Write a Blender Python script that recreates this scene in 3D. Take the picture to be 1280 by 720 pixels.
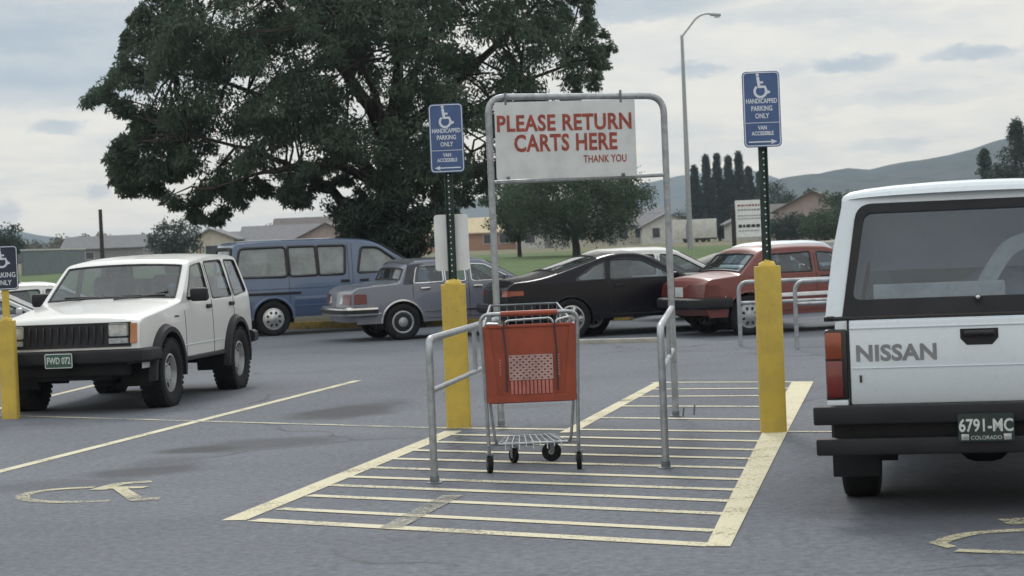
import bpy, bmesh, math, random
import numpy as np
from mathutils import Vector, Matrix, noise
from mathutils.geometry import tessellate_polygon
R = math.radians
PI = math.pi
for o in list(bpy.data.objects): bpy.data.objects.remove(o)
S = bpy.context.scene
C = S.collection

# ------------------------------------------------------------------ camera
F = 2700.0; HC = 1.65; ROLL = R(2.4); PITCH = math.atan(61.0/2700.0)
CAM = Vector((0, 0, HC))
_f0 = Vector((0, math.cos(PITCH), -math.sin(PITCH))); _r0 = Vector((1, 0, 0)); _u0 = Vector((0, math.sin(PITCH), math.cos(PITCH)))
_cr = _r0*math.cos(ROLL) - _u0*math.sin(ROLL); _cu = _r0*math.sin(ROLL) + _u0*math.cos(ROLL)
cam = bpy.data.cameras.new('camera'); camo = bpy.data.objects.new('camera', cam); C.objects.link(camo)
M = Matrix.Identity(4)
for i in range(3): M[i][0], M[i][1], M[i][2], M[i][3] = _cr[i], _cu[i], -_f0[i], CAM[i]
camo.matrix_world = M
cam.sensor_width = 36; cam.lens = F/1280*36; cam.clip_start = 0.1; cam.clip_end = 20000
S.camera = camo
cam.dof.use_dof = True; cam.dof.focus_distance = 16.5; cam.dof.aperture_fstop = 7.0     # a 75 mm lens on film
def ray(px, py): return _f0*F + _cr*(px-640) - _cu*(py-360)
def P(px, py, d):                 # the point at distance d in front of the camera, seen at that place
    r = ray(px, py); return CAM + r*(d/r.y)
def G(px, py, z=0.0):             # the point on the ground
    r = ray(px, py); return CAM + r*((z-HC)/r.z)

# ------------------------------------------------------------------ sky, sun, exposure
SUN_EL, SUN_AZ = R(38), R(-4)    # azimuth from +Y toward +X
w = bpy.data.worlds.new("World"); S.world = w; w.use_nodes = True
nt = w.node_tree; nt.nodes.clear()
def N(nt, t, **k):
    n = nt.nodes.new(t)
    for a, b in k.items():
        if a == 'ins':
            for i, v in b.items():
                if hasattr(v, 'is_linked') or isinstance(v, bpy.types.NodeSocket): nt.links.new(v, n.inputs[i])
                else: n.inputs[i].default_value = v
        else: setattr(n, a, b)
    return n
def mth(nt, op, a, b=0.0, c=None):
    d = {0: a, 1: b}
    if c is not None: d[2] = c
    return N(nt, 'ShaderNodeMath', operation=op, ins=d).outputs[0]
def mix(nt, f, a, b, blend='MIX'):
    n = N(nt, 'ShaderNodeMix', data_type='RGBA', blend_type=blend)
    for i, v in ((0, f), (6, a), (7, b)):
        if isinstance(v, bpy.types.NodeSocket): nt.links.new(v, n.inputs[i])
        else: n.inputs[i].default_value = v if i == 0 else (*v, 1)[:4]
    return n.outputs[2]
def smooth(nt, v, a, b):
    return N(nt, 'ShaderNodeMapRange', interpolation_type='SMOOTHSTEP', ins={0: v, 1: a, 2: b}).outputs[0]
def noise_n(nt, vec, scale, detail=4, rough=.55, dist=0.0):
    return N(nt, 'ShaderNodeTexNoise', ins={'Vector': vec, 'Scale': scale, 'Detail': detail, 'Roughness': rough, 'Distortion': dist}).outputs[0]
sky = N(nt, 'ShaderNodeTexSky', sky_type='NISHITA', sun_disc=False, sun_elevation=SUN_EL, sun_rotation=SUN_AZ)
tc = N(nt, 'ShaderNodeTexCoord').outputs['Generated']
sep = N(nt, 'ShaderNodeSeparateXYZ', ins={0: tc}).outputs
azn = mth(nt, 'ARCTAN2', sep[0], sep[1]); el = mth(nt, 'ARCSINE', sep[2])
# the overcast deck as a plane overhead: low directions see it foreshortened into bands
den = mth(nt, 'ADD', mth(nt, 'MAXIMUM', sep[2], 0.0), 0.06)
cx = mth(nt, 'DIVIDE', sep[0], den); cy = mth(nt, 'DIVIDE', sep[1], den)
cv = N(nt, 'ShaderNodeCombineXYZ', ins={0: cx, 1: cy, 2: 0.0}).outputs[0]
n1 = noise_n(nt, cv, 0.55, 8, .58, .3); n2 = noise_n(nt, cv, 2.2, 7, .6, .4)
av = N(nt, 'ShaderNodeCombineXYZ', ins={0: azn, 1: mth(nt, 'MULTIPLY', el, 2.4), 2: 0.0}).outputs[0]
n3 = noise_n(nt, av, 26, 7, .6, .3); n4 = noise_n(nt, av, 75, 6, .6)
thick = mth(nt, 'ADD', mth(nt, 'MULTIPLY', n1, .5), mth(nt, 'ADD', mth(nt, 'MULTIPLY', n2, .2), mth(nt, 'MULTIPLY', n3, .42)))
# darker banks of cloud: (azimuth, elevation, half width, half height, weight), radians
def px2ae(px, py):
    d = ray(px, py).normalized(); return math.atan2(d.x, d.y), math.asin(d.z)
bank = None
for (px, py, wx, wy, wt) in ((75, 158, 34, 11, .75), (872, 86, 48, 9, .7), (985, 88, 25, 7, .35), (1058, 82, 52, 13, .85), (1218, 66, 55, 10, .85), (1120, 122, 130, 11, .3),
                             (850, 175, 60, 26, .3), (1110, 182, 50, 10, .25), (60, 60, 240, 70, .85), (120, 240, 16, 12, .45), (10, 270, 18, 22, .5), (800, 5, 120, 22, .8),
                             (60, 110, 180, 28, .5), (330, 280, 120, 12, .25), (1000, 15, 160, 14, .35)):
    a, e = px2ae(px, py)
    dx = mth(nt, 'DIVIDE', mth(nt, 'SUBTRACT', mth(nt, 'ADD', azn, mth(nt, 'MULTIPLY', n4, .02)), a+.01), wx/F)
    dy = mth(nt, 'DIVIDE', mth(nt, 'SUBTRACT', mth(nt, 'ADD', el, mth(nt, 'MULTIPLY', n4, .012)), e+.006-.003*(0)), wy/F)
    r2 = mth(nt, 'ADD', mth(nt, 'MULTIPLY', dx, dx), mth(nt, 'MULTIPLY', dy, dy))
    r2 = mth(nt, 'ADD', r2, mth(nt, 'MULTIPLY', mth(nt, 'SUBTRACT', n3, .5), 2.0))
    m = mth(nt, 'MULTIPLY', mth(nt, 'SUBTRACT', 1.0, smooth(nt, r2, .1, 1.5)), wt)
    bank = m if bank is None else mth(nt, 'MAXIMUM', bank, m)
tone = smooth(nt, thick, .44, .74)
dark = mth(nt, 'MINIMUM', mth(nt, 'ADD', mth(nt, 'MULTIPLY', tone, .50), mth(nt, 'MULTIPLY', bank, .85)), 1.0)
cloud = mix(nt, dark, (1.09, .965, .785), (.335, .40, .47))
cloud = mix(nt, mth(nt, 'MULTIPLY', mth(nt, 'SUBTRACT', n4, .3), .22), cloud, (.95, .95, .95))
# low band over the far hills is bluer
cloud = mix(nt, mth(nt, 'MULTIPLY', mth(nt, 'SUBTRACT', 1.0, smooth(nt, el, .0, .03)), .35), cloud, (.42, .49, .56))
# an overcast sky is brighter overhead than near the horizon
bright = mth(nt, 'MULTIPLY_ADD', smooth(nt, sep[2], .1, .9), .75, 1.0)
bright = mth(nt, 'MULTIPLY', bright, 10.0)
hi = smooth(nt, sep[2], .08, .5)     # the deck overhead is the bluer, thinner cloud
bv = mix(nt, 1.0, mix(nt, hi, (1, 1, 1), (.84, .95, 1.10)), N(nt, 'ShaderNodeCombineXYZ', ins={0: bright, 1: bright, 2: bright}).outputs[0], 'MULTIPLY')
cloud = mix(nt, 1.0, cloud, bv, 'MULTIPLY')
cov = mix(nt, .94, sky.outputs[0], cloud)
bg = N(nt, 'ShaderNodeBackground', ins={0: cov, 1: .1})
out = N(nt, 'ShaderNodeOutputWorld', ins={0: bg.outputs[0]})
sl = bpy.data.lights.new('sun', 'SUN'); sl.energy = 1.15; sl.angle = R(11); sl.color = (1, .965, .92)
so = bpy.data.objects.new('sun', sl); C.objects.link(so)
sd = Vector((math.sin(SUN_AZ)*math.cos(SUN_EL), math.cos(SUN_AZ)*math.cos(SUN_EL), math.sin(SUN_EL)))
so.rotation_euler = sd.to_track_quat('Z', 'Y').to_euler()
S.view_settings.view_transform = 'Standard'; S.view_settings.look = 'None'; S.view_settings.gamma = 1; S.view_settings.use_curve_mapping = False
S.view_settings.exposure = 0.12

# ------------------------------------------------------------------ helpers
def tag(o, label=None, cat=None, group=None, kind=None):
    if label: o['label'] = label
    if cat: o['category'] = cat
    if group: o['group'] = group
    if kind: o['kind'] = kind
    return o
def empty(name, label, cat, loc, rz=0, group=None):
    o = bpy.data.objects.new(name, None); C.objects.link(o); o.empty_display_size = .2
    o.location = loc; o.rotation_euler = (0, 0, rz); return tag(o, label, cat, group)
def link_mesh(name, me, mats, parent=None):
    o = bpy.data.objects.new(name, me); C.objects.link(o)
    for m in (mats if isinstance(mats, (list, tuple)) else [mats]): me.materials.append(m)
    if parent: o.parent = parent
    return o
def tess(loops):
    """triangles of an outline with holes; falls back to other fillers when the area does not add up"""
    ar = lambda l: abs(sum(l[i-1].x*l[i].y-l[i].x*l[i-1].y for i in range(len(l))))/2
    fl = [v for l in loops for v in l]; want = ar(loops[0])-sum(ar(h) for h in loops[1:])
    t = [tuple(q) for q in tessellate_polygon(loops)]
    if abs(sum(ar([fl[i] for i in q]) for q in t)-want) < .004*want: return t
    bm = bmesh.new(); vs = [bm.verts.new(v) for v in fl]; k = 0
    for j, v in enumerate(vs): v.index = j
    for l in loops:
        for i in range(len(l)):
            a, c = vs[k+i], vs[k+(i+1) % len(l)]
            if (a.co-c.co).length > 1e-7: bm.edges.new((a, c))
        k += len(l)
    bmesh.ops.triangle_fill(bm, use_beauty=True, use_dissolve=False, edges=bm.edges[:], normal=(0, 0, 1))
    r = [tuple(v.index for v in f.verts) for f in bm.faces]; bm.free(); print('TESS', round(sum(ar([fl[i] for i in q]) for q in r), 3), round(want, 3)); return r
class B:
    def __init__(s): s.bm = bmesh.new(); s.mi = 0
    def _fin(s, n0):
        s.bm.faces.ensure_lookup_table()
        for f in s.bm.faces[n0:]: f.material_index = s.mi
    def poly(s, pts):
        n0 = len(s.bm.faces); f = s.bm.faces.new([s.bm.verts.new(p) for p in pts]); s._fin(n0); return f
    def box(s, size, loc, rot=None, bev=0.0, seg=2):
        t = bmesh.new(); bmesh.ops.create_cube(t, size=1)
        bmesh.ops.scale(t, vec=size, verts=t.verts)
        if bev: bmesh.ops.bevel(t, geom=t.edges[:], offset=min(bev, min(size)*.49), segments=seg, profile=.5, affect='EDGES')
        m = Matrix.Translation(loc)
        if rot is not None: m = m @ (rot.to_4x4() if isinstance(rot, Matrix) else Matrix.Rotation(rot, 4, 'Z'))
        t.transform(m); s.add(t); return s
    def add(s, t):
        n0 = len(s.bm.faces)
        vm = {v: s.bm.verts.new(v.co) for v in t.verts}
        for f in t.faces:
            try: nf = s.bm.faces.new([vm[v] for v in f.verts]); nf.material_index = s.mi
            except ValueError: pass
        t.free()
    def tube(s, path, r, n=8, closed=False, caps=True):
        path = [Vector(p) for p in path]; L = len(path); rings = []
        rr = r if isinstance(r, (list, tuple)) else [r]*L
        up = None
        for i, p in enumerate(path):
            a = path[(i-1) % L] if (closed or i > 0) else p; b = path[(i+1) % L] if (closed or i < L-1) else p
            t = (b-a)
            if t.length < 1e-9: t = Vector((0, 0, 1))
            t.normalize()
            if up is None: up = Vector((0, 0, 1)) if abs(t.z) < .9 else Vector((1, 0, 0))
            u = up - t*up.dot(t)
            if u.length < 1e-4: u = t.orthogonal()
            u.normalize(); up = u; v = t.cross(u)
            rings.append([s.bm.verts.new(p + (u*math.cos(2*PI*k/n) + v*math.sin(2*PI*k/n))*rr[i]) for k in range(n)])
        n0 = len(s.bm.faces)
        for i in range(L if closed else L-1):
            A, Bq = rings[i], rings[(i+1) % L]
            for k in range(n): s.bm.faces.new((A[k], A[(k+1) % n], Bq[(k+1) % n], Bq[k]))
        if caps and not closed: s.bm.faces.new(rings[0][::-1]); s.bm.faces.new(rings[-1])
        s._fin(n0); return s
    def lathe(s, prof, n=28, axis='Y', loc=(0, 0, 0)):
        rings = []; loc = Vector(loc)
        for (r, h) in prof:
            ring = []
            for k in range(n):
                a = 2*PI*k/n; c, q = r*math.cos(a), r*math.sin(a)
                ring.append(s.bm.verts.new(loc + (Vector((c, h, q)) if axis == 'Y' else Vector((h, c, q)) if axis == 'X' else Vector((c, q, h)))))
            rings.append(ring)
        n0 = len(s.bm.faces)
        for A, Bq in zip(rings, rings[1:]):
            for k in range(n): s.bm.faces.new((A[k], A[(k+1) % n], Bq[(k+1) % n], Bq[k]))
        s._fin(n0); return s
    def prism(s, pts, d0, d1, fn):           # 2-D outline pushed from d0 to d1, fn(u, v, d) -> point
        n0 = len(s.bm.faces); tri = tessellate_polygon([[Vector((p[0], p[1], 0)) for p in pts]])
        a = [s.bm.verts.new(fn(p[0], p[1], d0)) for p in pts]; b = [s.bm.verts.new(fn(p[0], p[1], d1)) for p in pts]
        for t in tri: s.bm.faces.new([a[i] for i in t]); s.bm.faces.new([b[i] for i in t[::-1]])
        L = len(pts)
        for i in range(L): s.bm.faces.new((a[i], a[(i+1) % L], b[(i+1) % L], b[i]))
        s._fin(n0); return s
    def grid(s, rows):
        n0 = len(s.bm.faces); V = [[s.bm.verts.new(p) for p in r] for r in rows]
        for i in range(len(V)-1):
            for j in range(len(V[0])-1): s.bm.faces.new((V[i][j], V[i][j+1], V[i+1][j+1], V[i+1][j]))
        s._fin(n0); return s
    def build(s, name, mats, parent=None, ang=35, recalc=True):
        if recalc: bmesh.ops.recalc_face_normals(s.bm, faces=s.bm.faces)
        me = bpy.data.meshes.new(name); s.bm.to_mesh(me); s.bm.free()
        me.polygons.foreach_set('use_smooth', [True]*len(me.polygons))
        if ang < 180: me.set_sharp_from_angle(angle=R(ang))
        return link_mesh(name, me, mats, parent)
def arc(c, r, a0, a1, n): return [(c[0]+r*math.cos(a0+(a1-a0)*i/n), c[1]+r*math.sin(a0+(a1-a0)*i/n)) for i in range(n+1)]
def rrect(w_, h, r, n=4, cx=0, cy=0):
    o = []
    for sx, sy, a in ((1, 1, 0), (-1, 1, PI/2), (-1, -1, PI), (1, -1, 1.5*PI)): o += arc((cx+sx*(w_/2-r), cy+sy*(h/2-r)), r, a, a+PI/2, n)
    return o
def bend(pts, r, n=5):                     # 3-D polyline with rounded corners
    pts = [Vector(p) for p in pts]; o = [pts[0]]
    for a, b, c in zip(pts, pts[1:], pts[2:]):
        u = (a-b); v = (c-b); k = min(r, u.length*.49, v.length*.49); u.normalize(); v.normalize()
        A, Cc = b+u*k, b+v*k
        for i in range(n+1):
            t = i/n; o.append(A*(1-t)**2 + b*2*t*(1-t) + Cc*t*t)
    return o+[pts[-1]]
def text_mesh(s, size, bold=0.0, ext=.0015, align='CENTER', sx=1.0, spacing=1.0):
    cu = bpy.data.curves.new('lettering', 'FONT'); cu.body = s; cu.size = size; cu.align_x = align; cu.align_y = 'CENTER'
    cu.extrude = ext; cu.offset = bold; cu.space_character = spacing; cu.resolution_u = 3
    o = bpy.data.objects.new('tmp', cu); C.objects.link(o)
    dg = bpy.context.evaluated_depsgraph_get(); me = bpy.data.meshes.new_from_object(o.evaluated_get(dg))
    bpy.data.objects.remove(o); me.transform(Matrix.Diagonal((sx, 1, 1, 1))); me.materials.clear(); me.name = 'lettering'
    return me
def put_text(name, s, size, mat_, parent, loc, xdir, ydir, **k):
    me = text_mesh(s, size, **k); x = Vector(xdir).normalized(); y = Vector(ydir).normalized(); z = x.cross(y)
    m = Matrix.Identity(4)
    for i in range(3): m[i][0], m[i][1], m[i][2], m[i][3] = x[i], y[i], z[i], loc[i]
    me.transform(m); return link_mesh(name, me, mat_, parent)

# ------------------------------------------------------------------ materials
def newmat(name):
    m = bpy.data.materials.new(name); m.use_nodes = True; t = m.node_tree; t.nodes.clear()
    return m, t, N(t, 'ShaderNodeOutputMaterial')
def mat(name, col, rough=.6, metal=0.0, var=.12, scale=6.0, bump=0.0, bscale=40.0, coat=0.0, col2=None, spec=.5):
    m, t, o = newmat(name)
    p = N(t, 'ShaderNodeBsdfPrincipled'); oc = N(t, 'ShaderNodeTexCoord').outputs['Object']
    n = noise_n(t, oc, scale, 6, .6)
    c2 = col2 or tuple(c*(1-2.2*var) for c in col)
    cc = mix(t, smooth(t, n, .38, .68), col, c2)
    t.links.new(cc, p.inputs['Base Color'])
    t.links.new(mth(t, 'MULTIPLY_ADD', n, .25, rough-.12), p.inputs['Roughness'])
    p.inputs['Metallic'].default_value = metal; p.inputs['Coat Weight'].default_value = coat; p.inputs['Coat Roughness'].default_value = .08
    p.inputs['Specular IOR Level'].default_value = spec
    if bump:
        b = N(t, 'ShaderNodeBump', ins={'Strength': bump, 'Distance': .01, 'Height': noise_n(t, oc, bscale, 4)}); t.links.new(b.outputs[0], p.inputs['Normal'])
    t.links.new(p.outputs[0], o.inputs[0]); return m
def carpaint(name, col, dirt=(.23, .21, .19), dirt_amt=.35, coat=.6, rough=.4, spec=.5):
    m, t, o = newmat(name); p = N(t, 'ShaderNodeBsdfPrincipled'); tcn = N(t, 'ShaderNodeTexCoord').outputs['Object']
    z = N(t, 'ShaderNodeSeparateXYZ', ins={0: tcn}).outputs[2]
    n = noise_n(t, tcn, 2.3, 7, .65, .4); nf = noise_n(t, tcn, 30, 5, .6)
    low = mth(t, 'SUBTRACT', 1.0, smooth(t, mth(t, 'ADD', z, mth(t, 'MULTIPLY', n, .35)), .35, .95))      # road film thrown up by the wheels
    dm = mth(t, 'MULTIPLY', mth(t, 'ADD', mth(t, 'MULTIPLY', low, .7), mth(t, 'MULTIPLY', smooth(t, nf, .5, .8), .25)), dirt_amt)
    t.links.new(mix(t, dm, mix(t, n, col, tuple(c*.88 for c in col)), dirt), p.inputs['Base Color'])
    t.links.new(mth(t, 'ADD', mth(t, 'MULTIPLY', dm, .5), rough-.1), p.inputs['Roughness'])
    p.inputs['Coat Weight'].default_value = coat; p.inputs['Coat Roughness'].default_value = .06; p.inputs['Specular IOR Level'].default_value = spec
    t.links.new(p.outputs[0], o.inputs[0]); return m
def glass(name, tint, dust=.08, refl=1.0, dustcol=(.5, .53, .56)):
    m, t, o = newmat(name)
    tr = N(t, 'ShaderNodeBsdfTransparent', ins={0: (*tint, 1)}); gl = N(t, 'ShaderNodeBsdfGlossy', ins={0: (.95, .97, 1, 1), 1: .03})
    df = N(t, 'ShaderNodeBsdfDiffuse', ins={0: (*dustcol, 1)})
    oc = N(t, 'ShaderNodeTexCoord').outputs['Object']; n = noise_n(t, oc, 3, 6)
    g_ = N(t, 'ShaderNodeNewGeometry').outputs
    ca = mth(t, 'ABSOLUTE', N(t, 'ShaderNodeVectorMath', operation='DOT_PRODUCT', ins={0: g_['Normal'], 1: g_['Incoming']}).outputs['Value'])
    fr = mth(t, 'MULTIPLY_ADD', mth(t, 'POWER', mth(t, 'SUBTRACT', 1.0, mth(t, 'MINIMUM', ca, 1.0)), 5.0), .93, .06)
    a = N(t, 'ShaderNodeMixShader', ins={0: mth(t, 'MULTIPLY', n, dust*2), 1: tr.outputs[0], 2: df.outputs[0]})
    b = N(t, 'ShaderNodeMixShader', ins={0: mth(t, 'MINIMUM', mth(t, 'MULTIPLY', fr, refl), 1.0), 1: a.outputs[0], 2: gl.outputs[0]})
    t.links.new(b.outputs[0], o.inputs[0]); return m
def leafmat(name, c1, c2, trans=.25, scale=3.0):
    m, t, o = newmat(name); geo = N(t, 'ShaderNodeTexCoord').outputs['Object']
    n = noise_n(t, geo, scale, 3); nf = noise_n(t, geo, scale*14, 2)
    c = mix(t, smooth(t, mth(t, 'MULTIPLY_ADD', nf, .6, mth(t, 'MULTIPLY', n, .6)), .35, .85), c1, c2)
    d = N(t, 'ShaderNodeBsdfPrincipled', ins={'Base Color': c, 'Roughness': .7, 'Specular IOR Level': .2})
    tl = N(t, 'ShaderNodeBsdfTranslucent', ins={0: c})
    s_ = N(t, 'ShaderNodeMixShader', ins={0: trans, 1: d.outputs[0], 2: tl.outputs[0]})
    t.links.new(s_.outputs[0], o.inputs[0]); return m
def paintmat(name, col, wear=.5, col2=None):
    m, t, o = newmat(name); oc = N(t, 'ShaderNodeTexCoord').outputs['Object']
    a = noise_n(t, oc, 1.6, 5, .6); b = noise_n(t, oc, 55, 4, .65)
    k = smooth(t, mth(t, 'ADD', mth(t, 'MULTIPLY', a, .55), mth(t, 'MULTIPLY', b, .7)), wear-.06, wear+.16)
    c = mix(t, a, col, col2 or tuple(x*.72 for x in col))
    p = N(t, 'ShaderNodeBsdfPrincipled', ins={'Base Color': c, 'Roughness': .75})
    s_ = N(t, 'ShaderNodeMixShader', ins={0: k, 1: N(t, 'ShaderNodeBsdfTransparent').outputs[0], 2: p.outputs[0]})
    t.links.new(s_.outputs[0], o.inputs[0]); return m
def chipped(name, c1, c2, bare):
    """enamel with scuffs and small chips down to rusty primer"""
    m, t, o = newmat(name); oc = N(t, 'ShaderNodeTexCoord').outputs['Object']; a = noise_n(t, oc, 5, 6, .6); b = noise_n(t, oc, 24, 5, .7); mp = N(t, 'ShaderNodeMapping', ins={0: oc, 3: (40, 40, 4)}).outputs[0]; s_ = noise_n(t, mp, 1, 4, .6)
    c = mix(t, smooth(t, a, .35, .65), c1, c2); c = mix(t, mth(t, 'MULTIPLY', smooth(t, s_, .58, .75), .35), c, tuple(x*.55 for x in c1)); c = mix(t, mth(t, 'MULTIPLY', smooth(t, mth(t, 'ADD', mth(t, 'MULTIPLY', a, .4), mth(t, 'MULTIPLY', b, .6)), .61, .66), .8), c, bare)
    p = N(t, 'ShaderNodeBsdfPrincipled', ins={'Base Color': c, 'Roughness': .62}); bm_ = N(t, 'ShaderNodeBump', ins={'Strength': .15, 'Distance': .004, 'Height': b}); t.links.new(bm_.outputs[0], p.inputs['Normal'])
    t.links.new(p.outputs[0], o.inputs[0]); return m
MT = dict(
    white=carpaint('white_paint', (.62, .63, .62), dirt_amt=.4), white2=carpaint('old_white_paint', (.615, .68, .73), dirt_amt=.6, coat=.3, rough=.5),
    blue=carpaint('blue_paint', (.088, .132, .218), dirt=(.12, .13, .16)), blue_dk=carpaint('deep_blue_paint', (.042, .072, .15), dirt=(.10, .11, .13)),
    grey=carpaint('grey_paint', (.135, .150, .195)), coupe=carpaint('plum_black_paint', (.006, .0055, .009), dirt=(.022, .022, .026), coat=.0, rough=.30, spec=.22),
    red=carpaint('brick_red_paint', (.145, .026, .021), dirt=(.14, .09, .08), coat=.3), silver=carpaint('silver_paint', (.4, .42, .44)), dark=carpaint('dark_paint', (.03, .034, .045)),
    vinyl=mat('grey_vinyl', (.05, .053, .068), .75, bump=.3, bscale=200),
    glass=glass('car_glass', (.52, .60, .63), .05), glass_dk=glass('tinted_glass', (.44, .50, .56), .02, 1.0, (.36, .42, .50)), glass_van=glass('milky_window_glass', (.42, .48, .50), .33, 1.2, (.38, .45, .49)),
    black=mat('black_plastic', (.012, .0125, .016), .62, spec=.35), rubber=mat('tyre_rubber', (.013, .013, .015), .85, bump=.3, bscale=60, spec=.25), trim=mat('black_trim', (.012, .012, .014), .4),
    chrome=mat('chrome', (.62, .63, .64), .22, 1.0, .05), alloy=mat('alloy_rim', (.55, .56, .57), .38, .9), steelrim=mat('grey_rim', (.25, .26, .27), .45, .6),
    galv=mat('galvanised_pipe', (.36, .38, .40), .5, .75, .12, 14, .05, 60), galv_dk=mat('weathered_pipe', (.20, .22, .24), .6, .6, .15, 14),
    amber=mat('amber_lens', (.36, .125, .025), .25, coat=.5), redlens=mat('red_lens', (.15, .015, .011), .3, coat=.5), darkred=mat('dark_red_lens', (.11, .013, .010), .3, coat=.3), orangelens=mat('orange_lens', (.25, .048, .014), .3, coat=.4),
    lens=mat('clear_lens', (.42, .44, .45), .18, .35, .15, 30, coat=.8), white_lens=mat('white_lens', (.5, .52, .54), .3, coat=.4),
    seat=mat('seat_fabric', (.045, .05, .06), .9), seat_lt=mat('pale_seat_fabric', (.16, .17, .19), .9), under=mat('underbody', (.008, .008, .009), .9),
    yellow=chipped('yellow_paint', (.56, .40, .062), (.46, .335, .065), (.16, .115, .06)),
    green=mat('green_steel', (.02, .045, .04), .55), signblue=mat('sign_blue', (.048, .095, .225), .5, var=.06), navy=mat('faded_navy_sign', (.02, .026, .055), .5),
    signwhite=mat('sign_white', (.70, .72, .72), .45, var=.05), letter=mat('white_lettering', (.58, .62, .68), .5, var=.03), cartsign=mat('white_painted_board', (.55, .575, .585), .5, var=.06, scale=5),
    signred=mat('faded_red_lettering', (.30, .055, .035), .55, var=.15, scale=20), backwhite=mat('sign_back', (.66, .68, .69), .5, var=.05),
    cartred=mat('orange_red_plastic', (.30, .058, .028), .5, var=.1, scale=7), cartpale=mat('pale_red_plastic', (.48, .17, .14), .5), cartwhite=mat('white_plastic_mesh', (.47, .31, .29), .55),
    plate=mat('green_plate', (.03, .09, .07), .5), platedark=mat('dark_green_plate', (.012, .03, .028), .5), platewhite=mat('plate_white', (.55, .60, .58), .5),
    nissan=mat('grey_decal', (.20, .205, .215), .5, var=.08), bark=mat('bark', (.035, .028, .024), .95, bump=.8, bscale=18), concrete=mat('concrete', (.33, .32, .29), .85, bump=.3),
    yellowkerb=mat('yellow_kerb_paint', (.27, .20, .05), .8, var=.2), paper=mat('paper_board', (.78, .77, .72), .7), bag=mat('grey_canvas', (.30, .33, .37), .9, bump=.4, bscale=25),
    line=paintmat('worn_yellow_line', (.60, .545, .36), .475, (.46, .43, .33)), streak=paintmat('pale_scuff', (.30, .29, .24), .58), line_faint=paintmat('faint_line', (.52, .49, .36), .54), line_bold=paintmat('thick_yellow_line', (.60, .54, .34), .475, (.46, .43, .32)), symbol=paintmat('worn_symbol_paint', (.50, .46, .31), .535),
)

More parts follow.
